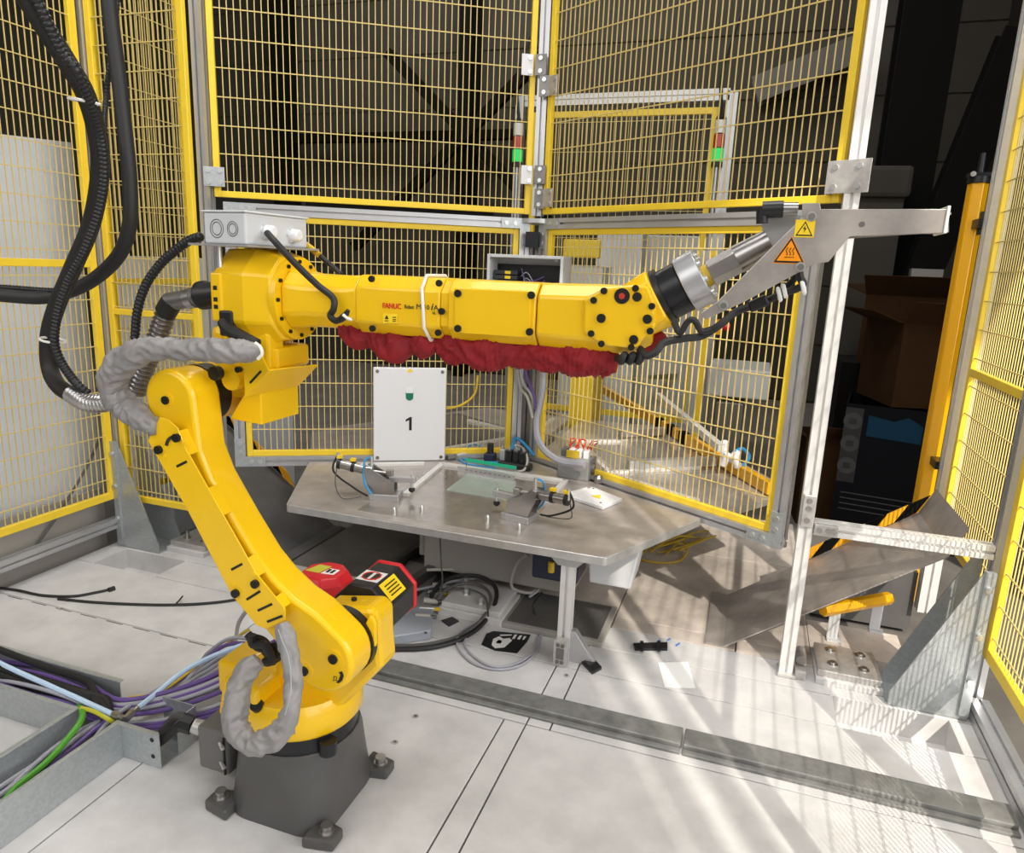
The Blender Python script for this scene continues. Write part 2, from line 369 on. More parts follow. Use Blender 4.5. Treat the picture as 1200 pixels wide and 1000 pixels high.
# far fence behind the turntable
fy0 = 5.0
panel('distant yellow mesh fence panel behind the centre post', (0, fy0, 0), (1, 0, 0), (0, -1, 0), -1.60, -.36, .2, 2.27, fw=.04, fd=.03, hz=(.3, .19), pv=.05, rw=.0016)
post((-1.66, fy0, 2.34), (-.3, fy0, 2.34), 'distant aluminium rail above the far mesh panel', 'aluminium_rail', w=.07, group=None)
post((-.285, fy0, -.12), (-.285, fy0, 2.36), 'distant aluminium post with signal lamp right of centre', w=.07)
post((-1.73, fy0+.1, -.12), (-1.73, fy0+.1, 2.4), 'distant aluminium post with signal lamp near the centre', w=.06)
# ------------------------------------------------------------------ swinging partition frames
def partition(label, FP, u, n):
    th = thing('partition_frame', label, 'partition frame', FP(.6, .40), 'aluminium partition frames')
    for z in (1.393, .421): profile_mb(FP(.034, z), FP(1.192, z), .04, Zv).build('rail', 'alu', th, 30)
    for t in (.055, 1.171): profile_mb(FP(t, .441), FP(t, 1.373), .04, n).build('stile', 'alu', th, 30)
    for (t, z, st, sz) in ((.036, 1.412, 1, -1), (1.191, 1.412, -1, -1), (1.191, .402, -1, 1)):
        c = FP(t, z, .0205)
        g = MB().prism([c, c+u*(st*.115), c+u*(st*.115)+Zv*(sz*.039), c+u*(st*.04)+Zv*(sz*.039), c+u*(st*.04)+Zv*(sz*.115), c+Zv*(sz*.115)], n*.005).build('corner_plate', 'galv', th, 0)
        for (a, b) in ((.06, .02), (.095, .02), (.02, .06), (.02, .095)): bolt(c+u*(st*a)+Zv*(sz*b)+n*.005, n, .008, .004, 'bolt_zinc', g)
    return th
partition('aluminium frame around the lower left mesh panel', LP, uL, nL)
partition('aluminium frame around the lower right mesh panel', RP, uR, nR)
one(MB().obox(LP(.9, 1.455, -.03), uL*-.72, nL*.03, Zv*-.04), 'support_bar', 'beam', 'dark flat bar under the upper left mesh panel', 'bar')
# hinge plates on the upper panels
def hinge(label, c, u, n, w, h, m, holes):
    th = thing('hinge_plate', label, 'hinge plate', c)
    MB().cbox(c+n*.002, u*w, n*.004, Zv*h).build('plate', m, th, 0, bevel=.001)
    for a, b, bm in holes: bolt(c+u*a*w+Zv*b*h+n*.004, n, .008, .005, bm, th)
    return th
hl = [(-.28, .3, 'bolt_zinc'), (-.28, -.3, 'bolt_zinc'), (.28, .3, 'bolt_zinc'), (.28, -.3, 'bolt_zinc')]
c = pl(251, 207, .024); hinge('galvanised hinge plate on the left post above the junction box', c, uL, nL, .072, .068, 'galv', hl)
c = pr(994, 207, .024); hinge('galvanised hinge plate on the bright right post', c, uR, nR, .118, .086, 'alu_worn', [(.25, .3, 'bolt_zinc'), (.25, -.3, 'bolt_zinc'), (-.3, .3, 'bolt_zinc'), (-.3, -.3, 'bolt_zinc')])
for x, y, h, l, l2 in ((618, 76, .075, 'white latch plate at the top of the centre post', 'dark grey hinge leaf beside the top white latch plate'), (617, 205, .07, 'white latch plate low on the centre post', 'dark grey hinge leaf beside the lower white latch plate')):
    c = pl(x, y, .022); hinge(l, c, uL, nL, .045, h, 'white_plastic', [(-.2, .32, 'bolt_zinc'), (-.2, -.32, 'bolt_zinc')])
    c2 = py(x+16, y, 2.79); hinge(l2, c2, V((1, 0, 0)), V((0, -1, 0)), .045, h, 'steel_dark', [(0, .3, 'bolt_zinc'), (0, -.3, 'bolt_zinc')])
for x, y, l, l2 in ((646, 100, 'brown steel hinge plate on the upper right panel, upper one', 'dark hinge leaf left of the upper brown hinge plate'), (640, 232, 'brown steel hinge plate on the upper right panel, lower one', 'dark hinge leaf left of the lower brown hinge plate')):
    c = pr(x+2, y, .022); hinge(l, c, uR, nR, .05, .07, 'table_plate', [(.25, .32, 'bolt_zinc'), (.25, -.32, 'bolt_zinc')])
    c2 = py(x-8, y+1, 2.785); hinge(l2, c2, V((1, 0, 0)), V((0, -1, 0)), .04, .075, 'steel_dark', [(0, .3, 'bolt_zinc'), (0, -.3, 'bolt_zinc')])
# column of the turntable under the centre post
th = thing('turntable_column', 'grey turntable column rising under the centre post', 'column', P+Zv*.42)
profile_mb(P+Zv*.42, P+Zv*1.36, .06, w2=.06).build('shaft', 'steel_dark', th, 30)
MB().cyl(P+Zv*1.395, P+Zv*1.412, .075, seg=28).build('cap_disc', 'alu', th)
MB().cbox(P+V((.005, -.07, 1.33)), (.05, 0, 0), (0, .03, 0), (0, 0, .06)).build('bearing_block', 'black_metal', th, 0)
# foot and joint brackets of the bright right post
th = thing('post_foot', 'die-cast foot bracket clamping the bright right post to the floor', 'bracket', RPt)
MB().box(.188, .245, 2.17, 2.24, .0, .012).build('foot_plate', 'alu_worn', th, 0, bevel=.003)
MB().box(.24, .272, 2.175, 2.205, .0, .03).build('clamp_lug', 'alu_worn', th, 0, bevel=.004)
def casting(label, c, a, b, n):
    th = thing('joint_bracket', label, 'bracket', c, 'die-cast joint brackets')
    MB().cbox(c, a, b, n).build('casting', 'alu_worn', th, 0, bevel=.003)
    nn = V(n).normalized()
    for k in (-.28, .1, .33): bolt(V(c)+V(a)*k+V(n)*.5, nn, .008, .004, 'steel', th)
casting('die-cast bracket on the bright post above the crossbar', (.213, 2.178, .55), (0, 0, .10), (.036, 0, 0), (0, -.012, 0))
casting('die-cast bracket at the left end of the crossbar', (.268, 2.178, .497), (.065, 0, 0), (0, 0, .036), (0, -.012, 0))
# ------------------------------------------------------------------ gussets, base blocks, ramps (mirrored left and right)
def gusset(label, mir):
    def X(x): return x if not mir else 2*XC-x
    th = thing('corner_gusset', label, 'gusset', (X(.65), 2.2, 0), 'galvanised corner gussets')
    for y, x0 in ((2.135, .495), (2.255, .495)):
        MB().prism([(X(x0), y, .004), (X(.70), y, .004), (X(.70), y, .46), (X(.675), y, .46), (X(x0), y, .045)], (0, .005, 0)).build('gusset_plate', 'galv', th, 0)
    MB().box(min(X(.49), X(.70)), max(X(.49), X(.70)), 2.14, 2.255, .0, .006).build('base_flange', 'galv', th, 0)
    e = MB().box(min(X(.675), X(.70)), max(X(.675), X(.70)), 2.125, 2.135, .02, .46).build('edge_flange', 'galv', th, 0)
    for z in (.13, .27, .41): bolt((X(.687), 2.125, z), (0, -1, 0), .009, .008, 'bolt_zinc', e)
    return th
gusset('bent galvanised gusset bracing the right corner post', False)
gusset('bent galvanised gusset bracing the left corner post', True)
def base_block(label, mir):
    def X(x): return x if not mir else 2*XC-x
    th = thing('anchor_block', label, 'steel block', (X(.4), 2.27, 0), 'bolted anchor blocks')
    x0, x1 = sorted((X(.30), X(.49)))
    MB().box(x0, x1, 2.175, 2.375, 0, .02).build('lower_plate', 'floor_paint', th, 0, bevel=.002)
    MB().box(x0+.004, x1-.004, 2.19, 2.37, .02, .042).build('upper_plate', 'alu_worn', th, 0, bevel=.003)
    for i, (dx, dy) in enumerate(((.05, .05), (.14, .05), (.05, .14), (.14, .14))):
        q = V((x0+dx, 2.19+dy, .042))
        MB().lathe(q, Zv, [(0, .016), (.004, .016), (.004, .009), (.022, .009), (.022, .0055), (.034, .0055)] if mir else [(0, .016), (.003, .016), (.003, .010), (.009, .010)], 14).build('bolt', 'steel', th)
    return th
base_block('pale steel anchor block by the right pit, lit by the sun', False)
base_block('steel anchor block with four upright bolts behind the robot arm', True)
def ramp(label, mir, m):
    def X(x): return x if not mir else 2*XC-x
    th = thing('ramp_sheet', label, 'sheet metal ramp', (X(0), 2.5, 0))
    y0, y1 = 2.284, 2.704
    pr_ = [(-.042, .003), (.02, .006), (.62, .437), (.66, .53)]
    mb = MB()
    top = [V((X(x), y0, z)) for x, z in pr_]; bot = [q-V((0, 0, .005)) for q in top[::-1]]
    for i in range(3):
        a, b = top[i], top[i+1]; mb.prism([a, b, b-Zv*.005, a-Zv*.005], (0, y1-y0, 0))
    mb.build('sheet', m, th, 0)
    MB().prism([(X(-.042), y0, .003), (X(-.042), y0, .007), (X(-.012), y0, .0095), (X(-.012), y0, .005)], (0, y1-y0, 0)).build('lip_strip', m, th, 0)
    d = V((X(.62)-X(.02), 0, .431)); 
    for k in range(6):                                   # hazard strip standing along the far edge
        a = V((X(.02), y1, .008))+d*(.36+k*.105)
        mb2 = MB().prism([a, a+d*.10, a+d*.16+V((0, 0, .045)), a+d*.06+V((0, 0, .045))], (0, .006, 0))
        mb2.build('hazard_stripe', 'hazard_yellow' if k % 2 == 0 else 'beam', th, 0)
    return th
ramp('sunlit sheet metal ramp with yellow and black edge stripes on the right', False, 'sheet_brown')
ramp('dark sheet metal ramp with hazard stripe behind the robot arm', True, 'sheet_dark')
# kerb on the floor
for a, b, l in ((-1.06, -.062, 'grey metal kerb strip running behind the robot base'), (-.056, .70, 'short grey metal kerb strip in the sun patch')):
    t = thing('kerb_strip', l, 'kerb', ((a+b)/2, 1.72, 0), 'kerb strips')
    MB().box(a, b, 1.693, 1.768, .0, .020).build('channel', 'kerb_galv', t, 0, bevel=.003)
    MB().box(a, b, 1.674, 1.692, .0, .009).build('foot_flange', 'kerb_galv', t, 0, bevel=.002)
# ------------------------------------------------------------------ turntable tables
def table(label):
    th = thing('station_table', label, 'table', (XC, 2.3, 0), 'turntable station tables')
    bx = lambda t: 2.83-abs(t)*.57735-.035
    def cornered(hw, yf, wb, zz):
        pts = []
        def arc(c, r, a0, a1):
            for k in range(6):
                a = (a0+(a1-a0)*k/5)*D2R; pts.append(V((XC+c[0]+r*math.cos(a), c[1]+r*math.sin(a), zz)))
        arc((-hw+.02, yf+.02), .02, 205, 270); arc((hw-.02, yf+.02), .02, 270, 335)
        pts.append(V((XC+wb, bx(wb), zz))); pts.append(V((XC+.05, bx(.05), zz))); pts.append(V((XC-.05, bx(.05), zz))); pts.append(V((XC-wb, bx(wb), zz)))
        return pts
    MB().prism(cornered(.548, 1.885, .772, ZT-.028), (0, 0, .0265)).build('plate', 'table_edge', th, 30, bevel=.002)
    MB().prism(cornered(.545, 1.888, .768, ZT-.0016), (0, 0, .0016)).build('top_skin', 'table_plate', th, 30)
    MB().prism([(XC-.30, 1.93, ZT), (XC+.26, 1.93, ZT), (XC+.26, 2.50, ZT), (XC-.30, 2.50, ZT)], (0, 0, .0008)).build('polished_pocket', 'table_pocket', th, 0)
    for (a, b) in (((-.643, 2.336), (-.339, 2.519)), ((-.222, 2.127), (-.270, 2.545)), ((-.27, 2.545), (.25, 2.545)), ((.25, 2.545), (.25, 2.275))):
        p0, p1 = V((XC+a[0], a[1], ZT)), V((XC+b[0], b[1], ZT)); d = (p1-p0); sd_ = d.cross(Zv).normalized()
        MB().obox(p0-sd_*.011, sd_*.022, d, Zv*.012).build('guide_rail', 'alu_bright', th, 0, bevel=.001)
    return th
tb = table('grey metal station table holding the two clamps and numbered plate')
R120 = [Matrix.Translation(P) @ Matrix.Rotation(a*D2R, 4, 'Z') @ Matrix.Translation(-P) for a in (120, -120)]
copy_tree(tb, R120[0], None, 'station table seen through the lower right mesh panel')
copy_tree(tb, R120[1], None, 'station table seen through the lower left mesh panel')
# table leg with die-cast foot
th = thing('table_support', 'aluminium leg under the right front of the station table', 'table leg', (-.455, 2.0, 0))
profile_mb((-.462, 2.005, .0), (-.462, 2.005, .372), .04).build('leg', 'alu_bright', th, 30)
MB().prism([(-.462-.075, 2.0, ZT-.03), (-.462+.075, 2.0, ZT-.03), (-.462+.075, 2.0, ZT-.045), (-.462+.03, 2.0, ZT-.09), (-.462-.03, 2.0, ZT-.09), (-.462-.075, 2.0, ZT-.045)], (0, -.02, 0)).build('head_bracket', 'alu', th, 0)
ft = MB().box(-.485, -.44, 1.955, 1.984, 0, .09).build('foot_bracket', 'alu_worn', th, 0, bevel=.003)
for z, x in ((.075, -.47), (.075, -.455), (.018, -.47), (.018, -.455)): bolt((x, 1.955, z), (0, -1, 0), .006, .004, 'steel_dark', ft)
MB().box(-.475, -.45, 1.9535, 1.956, .028, .064).build('window', 'steel_dark', ft, 0)
MB().prism([(-.442, 2.0, .0), (-.36, 2.0, .0), (-.36, 2.0, .012), (-.428, 2.0, .105), (-.442, 2.0, .105)], (0, .03, 0)).build('foot_gusset', 'alu', th, 0, bevel=.002)
# numbered plate (enclosure lid) standing on the table
th = thing('enclosure_lid', 'white cover plate with the number one leaning on the left mesh panel', 'cover plate', LP(.505, ZT, .03))
o = LP(.652, ZT+.002, .028); du = -uL; w, h = .292, .388
MB().obox(o, du*w, nL*.016, Zv*h).build('plate', 'white_plastic', th, 0, bevel=.004)
of = o+nL*.0165
for a, b in ((.055, .04), (.945, .04), (.055, .96), (.945, .96)): bolt(of+du*w*a+Zv*h*b, nL, .007, .0015, 'steel_dark', th, 'screw')
b1 = of+du*w*.49+Zv*h*.335
MB().prism([b1+du*a+Zv*b for a, b in ((0, 0), (.011, 0), (.011, .056), (.003, .056), (-.014, .045), (-.014, .036), (0, .043))], nL*.0006).build('lettering', 'ink_black', th, 0)
cx_ = of+du*w*.49
MB().obox(cx_+du*-.012+Zv*h*.735, du*.026, nL*.0015, Zv*.026).build('white_switch_half', 'sticker_white', th, 0)
MB().prism([cx_+du*-.014+Zv*(h*.735), cx_+du*-.014+Zv*(h*.735-.018)]+[cx_+du*.001+Zv*(h*.735-.018)+du*(.015*math.cos(a))+Zv*(.013*math.sin(a)) for a in (math.pi*1.2, math.pi*1.5, math.pi*1.8)]+[cx_+du*.016+Zv*(h*.735-.018), cx_+du*.016+Zv*(h*.735)], nL*.0015).build('green_switch_half', 'sticker_green', th, 0)
MB().obox(cx_+du*-.0155+Zv*(h*.735-.001), du*.033, nL*.001, Zv*.002).build('switch_frame', 'ink_black', th, 0)
decal([cx_+du*-.012+Zv*(h*.955), cx_+du*.014+Zv*(h*.955), cx_+du*.001+Zv*(h*.955+.017)], nL, 'sticker_yellow', 'warning_sticker', th)
# open enclosure above the forearm
th = thing('electrical_enclosure', 'open pale electrical enclosure with terminals behind the forearm', 'enclosure', (-.86, 2.6, .88))
x0, x1, y0, y1, z0, z1, t = -1.002, -.697, 2.62, 2.74, .878, 1.268, .012
MB().box(x0, x1, y1-t, y1, z0, z1).build('back_wall', 'grey_plastic', th, 0)
for a in ((x0, x0+t, y0, y1-t, z0, z1), (x1-t, x1, y0, y1-t, z0, z1), (x0+t, x1-t, y0, y1-t, z1-t, z1), (x0+t, x1-t, y0, y1-t, z0, z0+t)):
    MB().box(*a).build('side_wall', 'grey_plastic', th, 0, bevel=.002)
MB().box(x0+t, x1-t, y1-.03, y1-t, z0+.02, z1-.035).build('mounting_plate', 'black_metal', th, 0)
for k in range(8):
    b = MB().box(x0+.02, x0+.115, y0+.03, y1-.03, z1-.075-k*.0185, z1-.06-k*.0185).build('terminal_block', 'terminal_grey', th, 0, bevel=.001)
    MB().box(x0+.065, x0+.088, y0+.0292, y0+.031, z1-.073-k*.0185, z1-.062-k*.0185).build('marker_tag', 'sticker_yellow', b, 0)
for k in range(9):
    q = spline([V((x0+.12+random.uniform(0, .02), y0+.05, z1-.05-k*.015)), V((x0+.17+random.uniform(-.02, .03), y0+.04, z1-.06-random.uniform(0, .1))), V((x0+.22, y0+.05+random.uniform(-.01, .02), z1-.07-random.uniform(0, .12)))], 6)
    MB().tube(q, .0022, 5).build('wire', random.choice(['ink_red', 'cable_dark', 'cable_grey', 'purple']), th)
for k in range(2):
    bolt((x0+.018+k*.26, y0, z1-.016), (0, -1, 0), .006, .002, 'steel_dark', th, 'screw')
# clamps
def clamp(label, base, yaw, tilt):
    "toggle clamp: block, two cheeks, cylinder body reaching back, arm with rubber tip"
    M = Matrix.Translation(base) @ Matrix.Rotation(yaw, 4, 'Z') @ Matrix.Diagonal((1.12, 1.25, 1.32, 1))
    g = lambda *q: M @ V(q)
    th = thing('pneumatic_clamp', label, 'clamp', base, 'pneumatic clamps')
    ex, ey = M.to_3x3() @ V((1, 0, 0)), M.to_3x3() @ V((0, 1, 0)); Zv = V((0, 0, 1.25))
    MB().obox(g(-.045, -.03, 0), ex*.09, ey*.06, Zv*.018).build('base_block', 'alu', th, 0, bevel=.002)
    for sy in (-.026, .018):
        MB().prism([g(-.04, sy, .018), g(.03, sy, .018), g(.03, sy, .05), g(.0, sy, .062), g(-.045, sy, .085), g(-.062, sy, .085), g(-.06, sy, .06)], ey*.006).build('cheek_plate', 'steel', th, 0)
    a = g(-.045, -.002, .072); b = g(-.045, -.002, .072)+(ex*-math.cos(tilt)+Zv*math.sin(tilt))*.105
    body = MB().cyl(a, b, .0165, seg=18).build('cylinder_body', 'steel', th)
    for f_ in (.04, .55, .97):
        q = a.lerp(b, f_); d = (b-a).normalized(); MB().cyl(q-d*.006, q+d*.006, .019, seg=18).build('clamp_band', 'black_plastic' if f_ > .1 else 'alu', body)
    for f_ in (.55, .95): MB().obox(a.lerp(b, f_)+Zv*.017-ex*.008-ey*.007, ex*.016, ey*.014, Zv*.007).build('yellow_sensor_tag', 'sticker_yellow', body, 0)
    MB().cyl(b, b+Zv*.03, .006, seg=10).build('air_fitting', 'bolt_zinc', body); MB().cyl(a+Zv*.01, a+Zv*.042, .006, seg=10).build('air_fitting', 'bolt_zinc', body)
    MB().cyl(a+ex*.0, a+ex*.055-Zv*.004, .005, seg=10).build('rod', 'bolt_zinc', th)
    MB().obox(g(.0, -.008, .05), ex*.022, ey*.016, Zv*.03).build('toggle_link', 'steel', th, 0, bevel=.003)
    MB().obox(g(.01, -.009, .046), ex*.082, ey*.018, Zv*.016).build('arm', 'alu', th, 0, bevel=.002)
    t = MB().cyl(g(.08, 0, .068), g(.08, 0, .028), .005, seg=10).build('spindle', 'bolt_zinc', th)
    MB().lathe(g(.08, 0, .032), (0, 0, -1), [(0, .006), (.003, .011), (.010, .0115), (.016, .006)], 14).build('rubber_tip', 'black_rubber', t)
    MB().tube(spline([a+Zv*.04, a+Zv*.03+ex*-.018-ey*.012, g(-.06, -.03, .05), g(-.035, -.04, .02)], 6), .0035, 6).build('blue_air_hose', 'hose_cyan', th)
    MB().tube(spline([b+Zv*.028, b-Zv*.02-ex*.012-ey*.01, b.lerp(g(-.05, -.03, .012), .55)-Zv*.02, g(-.05, -.03, .012)], 7), .0035, 6).build('black_cable', 'black_rubber', th)
    MB().tube(spline([b+Zv*.01, b-Zv*.05-ey*.03, g(-.12, -.05, .008), g(-.07, -.03, .01)], 7), .002, 6).build('thin_cable', 'cable_dark', th)
    return th
clamp('pneumatic clamp with blue hose on the left of the station table', V((-1.145, 2.085, ZT)), .28, .16)
clamp('pneumatic clamp with blue hose on the right of the station table', V((-.655, 2.085, ZT)), math.pi-.20, .02)
for x, y, l in ((494, 601, 'upright steel locating pin beside the left clamp'), (571, 612, 'upright steel locating pin left of the right clamp'), (462, 603, 'steel locating pin in front of the left clamp'), (608, 622, 'steel locating pin in front of the right clamp')):
    q = pz(x, y, ZT); one(MB().lathe(q, Zv, [(0, .007), (.018, .007), (.024, .004)], 12), 'locating_pin', 'bolt_zinc', l, 'pin', 'locating pins on the table')
# acrylic stop with green edge
th = thing('acrylic_stop', 'clear acrylic strip with a green top edge on the table', 'acrylic strip', (-.91, 2.5, ZT))
a, b = V((-1.02, 2.512, ZT)), V((-.805, 2.492, ZT)); d = b-a; sn = d.cross(Zv).normalized()
MB().obox(a, d, sn*.006, Zv*.042).build('clear_strip', 'acrylic', th, 0)
MB().obox(a+Zv*.0425, d, sn*.007, Zv*.012).build('green_edge', 'green_edge', th, 0)
sl = MB().obox(a+sn*.012-d*.15, d*1.15, sn*.003, Zv*.020).build('slotted_bar', 'alu', th, 0)
for k in range(10): MB().obox(a+sn*.0152+d*(.02+k*.095)+Zv*.009, d*.045, sn*.0006, Zv*.0035).build('slot', 'steel_dark', sl, 0)
pv_ = [pz(x, y, ZT+.0012) for x, y in ((523, 575), (600, 588), (605, 566), (548, 556))]
one(MB().prism(pv_, Zv*.004), 'acrylic_sheet', 'acrylic_film', 'clear acrylic sheet lying on the polished pocket of the table', 'sheet', None, 0)
# white cover with warning triangle lying on table
pts = [pz(x, y, ZT+.001) for x, y in ((670, 586), (706, 598), (729, 588), (694, 574))]
th = thing('loose_cover', 'small white cover with a yellow warning triangle lying on the table', 'cover', pts[0])
MB().prism(pts, Zv*.012).build('cover', 'white_plastic', th, 0, bevel=.002)
c = sum(pts, V())/4+Zv*.0131; e1 = (pts[2]-pts[3]).normalized(); e2 = (pts[3]-pts[0]).normalized()
decal([c-e1*.022-e2*.012, c+e1*.022-e2*.012, c+e2*.028], Zv, 'sticker_yellow', 'warning_triangle', th)
bolt(pts[1].lerp(pts[3], .18)+Zv*.012, Zv, .004, .002, 'steel_dark', th, 'screw'); bolt(pts[3].lerp(pts[1], .1)+Zv*.012, Zv, .004, .002, 'steel_dark', th, 'screw')
pts = [pz(x, y, ZT+.0008) for x, y in ((665, 578), (668, 583), (690, 577), (688, 572))]
one(MB().prism(pts, Zv*.003), 'paper_slip', 'sticker_white', 'white slip beside the loose cover on the table', 'paper', None, 0)
# grey die-cast box with red wires
q = pz(672, 562, ZT); th = thing('connector_housing', 'grey die-cast connector housing with red wires at the back of the table', 'housing', q)
c = q+V((0, .05, 0))
MB().prism([c+V((-.07, -.05, 0)), c+V((.06, -.06, 0)), c+V((.075, .03, 0)), c+V((-.06, .05, 0))], Zv*.085).build('body', 'cast_grey', th, 0, bevel=.006)
MB().cyl(c+V((.064, -.02, .045)), c+V((.078, -.022, .045)), .02, seg=18).build('cable_port', 'steel_dark', th)
for dx in (-.05, -.02, .01, .04): MB().cbox(c+V((dx, -.01, .098)), (.022, 0, 0), (0, .05, 0), (0, 0, .03)).build('terminal', 'white_plastic' if dx > -.03 else 'box_grey', th, 0, bevel=.003)
MB().cbox(c+V((-.01, -.045, .1)), (.05, 0, 0), (0, .012, 0), (0, 0, .028)).build('marker', 'cable_yellow', th, 0)
for k in range(6):
    a = c+V((-.03+k*.016, .0, .11)); MB().tube(spline([a, a+V((random.uniform(-.01, .02), .01, .035)), a+V((random.uniform(-.03, .03), .03, .03)), a+V((random.uniform(-.02, .03), .04, .0))], 5), .0025, 5).build('red_wire', 'ink_red', th)
MB().lathe(c+V((.10, -.045, .0)), V((0, 0, 1)), [(0, .02), (.02, .022), (.03, .012)], 14).build('knob', 'steel', th)
# valve island with blue hoses
q = pz(592, 548, ZT); th = thing('valve_island', 'small black valve block with blue air hoses behind the green strip', 'valve block', q)
c = q
MB().obox(c+V((-.05, 0, 0)), (.16, -.02, 0), (.0, .05, 0), (0, 0, .025)).build('manifold', 'black_plastic', th, 0, bevel=.006)
for k in range(4): 
    v_ = MB().obox(c+V((-.03+k*.03, .01-.004*k, .025)), (.022, 0, 0), (0, .035, 0), (0, 0, .045)).build('valve', 'black_plastic' if k else 'alu', th, 0, bevel=.002)
    MB().cyl(c+V((-.02+k*.03, .02, .07)), c+V((-.02+k*.03, .02, .085)), .005, seg=8).build('fitting', 'bolt_zinc', v_)
MB().obox(c+V((-.10, .01, 0)), (.045, 0, 0), (0, .04, 0), (0, 0, .045)).build('regulator', 'navy', th, 0, bevel=.004)
MB().cyl(c+V((-.078, .03, .045)), c+V((-.078, .03, .085)), .014, seg=14).build('regulator_knob', 'black_plastic', th)
def pxz(l): return [pz(a, b, ZT+c) for a, b, c in l]
def cable(pts, r, m, label, name='cable', group=None, k=8, seg=7): return one(MB().tube(spline(pts, k), r, seg), name, m, label, 'cable' if 'cable' in name else 'hose', group)
for i, l in enumerate((((536, 534, .01), (548, 540, .005), (565, 543, .01), (585, 545, .02)), ((536, 536, .005), (545, 543, .004), (560, 546, .004), (580, 549, .01)), ((535, 532, .01), (545, 537, .004), (562, 541, .008), (583, 542, .03)))):
    cable(pxz(l), .0035, 'hose_cyan', 'thin blue air hose lying beside the valve block', 'air_hose', 'blue hoses by the valve block')
cable(pxz(((540, 532, .01), (546, 525, .03), (556, 521, .04), (566, 526, .03), (569, 533, .01))), .0035, 'hose_cyan', 'arched blue air hose behind the white numbered plate', 'air_hose')
cable(pxz(((600, 530, .06), (603, 515, .09), (612, 518, .08), (626, 534, .03))), .007, 'hose_cyan', 'thick blue air hose rising beside the centre column', 'air_hose')
cable(pxz(((604, 522, .10), (612, 525, .08), (618, 537, .05), (615, 550, .01), (606, 553, .006))), .005, 'cable_pale', 'clear grey hose looping round the valve block', 'air_hose')
th = thing('manifold_rail', 'grey fitting bar behind the white numbered plate', 'fitting', pz(545, 537, ZT))
q = pz(524, 537, ZT+.01); MB().cyl(q, pz(560, 533, ZT+.01), .012, seg=12).build('bar', 'steel_dark', th)
MB().cyl(pz(534, 537, ZT+.01), pz(545, 535, ZT+.01), .018, seg=12).build('sleeve', 'alu', th)
MB().lathe(pz(567, 534, ZT), Zv, [(0, .018), (.012, .018), (.012, .008), (.03, .008)], 12).build('elbow_fitting', 'alu', th)
# conduit and cables on the column
cable([py(a, b, Y) for a, b, Y in ((636, 330, 2.76), (638, 400, 2.74), (636, 455, 2.72), (629, 495, 2.70), (634, 522, 2.62), (655, 540, 2.55), (685, 545, 2.52))], .014, 'cable_grey', 'grey conduit running down the centre column to the connector housing', 'conduit_hose')
for i, (l, m_) in enumerate(((((606, 400, 2.76), (612, 445, 2.72), (622, 462, 2.70), (628, 480, 2.72)), 'cable_grey'), (((612, 400, 2.76), (617, 440, 2.72), (626, 465, 2.70), (630, 500, 2.72)), 'purple'), (((604, 400, 2.77), (609, 450, 2.73), (618, 466, 2.70), (624, 490, 2.70)), 'cable_pale'))):
    cable([py(a, b, Y) for a, b, Y in l], .006, m_, 'bundled %s cable beside the centre column under the red sleeve' % ('grey', 'purple', 'pale')[i], 'cable')
cable([pl(a, b, .01) for a, b in ((560, 440), (556, 462), (540, 475), (523, 479))], .005, 'cable_yellow', 'yellow green cable hanging on the mesh beside the white plate', 'cable')
# things under the table
th = thing('drive_cabinet', 'beige cabinet of the turntable drive under the table', 'cabinet', (-.8, 2.5, .05))
MB().box(-1.12, -.52, 2.34, 2.70, .06, .385).build('body', 'cabinet_beige', th, 0, bevel=.006)
MB().box(-1.15, -1.125, 2.36, 2.6, .10, .30).build('side_flange', 'cabinet_beige', th, 0, bevel=.004)
th = thing('white_side_cabinet', 'white cabinet corner under the right end of the station table', 'cabinet', (-.35, 2.3, .1))
MB().prism([(-.44, 2.13, .385), (-.26, 2.13, .385), (-.285, 2.13, .22), (-.42, 2.13, .22)], (0, .16, 0)).build('body', 'grey_plastic', th, 0, bevel=.006)
th = thing('drive_motor', 'dark blue drive motor hanging behind the table leg', 'motor', (-.55, 2.2, .2))
MB().cyl((-.74, 2.26, .31), (-.52, 2.22, .31), .07, seg=20).build('motor_body', 'navy', th)
MB().box(-.62, -.46, 2.13, 2.27, .20, .36).build('gearbox', 'navy', th, 0, bevel=.01)
MB().box(-.66, -.63, 2.15, 2.19, .31, .36).build('rating_label', 'grey_plastic', th, 0)
MB().box(-.60, -.575, 2.127, 2.131, .335, .347).build('yellow_tag', 'sticker_yellow', th, 0)
MB().cyl((-.55, 2.126, .235), (-.55, 2.126, .27), .011, seg=10).build('brass_fitting', 'cable_yellow', th)
th = thing('drive_pedestal', 'low pale base frame on the floor behind the table leg', 'base frame', (-.55, 2.2, 0))
MB().box(-.72, -.36, 2.12, 2.40, 0, .018).build('base_plate', 'cabinet_beige', th, 0, bevel=.003)
MB().box(-.70, -.38, 2.14, 2.38, .018, .024).build('dirty_inlay', 'sheet_dark', th, 0)
th = thing('anchor_plate', 'pale anchor plate with upright bolts on the floor under the table', 'steel block', (-.85, 2.1, 0))
pts = [pz(x, y, 0) for x, y in ((487, 700), (562, 745), (585, 705), (515, 680))]
MB().box(-.955, -.715, 2.115, 2.33, 0, .03).build('lower_plate', 'floor_paint', th, 0, bevel=.003)
MB().box(-.945, -.725, 2.125, 2.32, .03, .05).build('upper_plate', 'floor_paint', th, 0, bevel=.003)
for x, y in ((-.885, 2.21), (-.81, 2.165), (-.92, 2.29)):
    MB().lathe((x, y, .05), Zv, [(0, .014), (.004, .014), (.004, .009), (.024, .009)], 12).build('bolt', 'bolt_zinc', th)
pts = [pz(x, y, .006) for x, y in ((455, 690), (480, 659), (515, 668), (502, 692))]
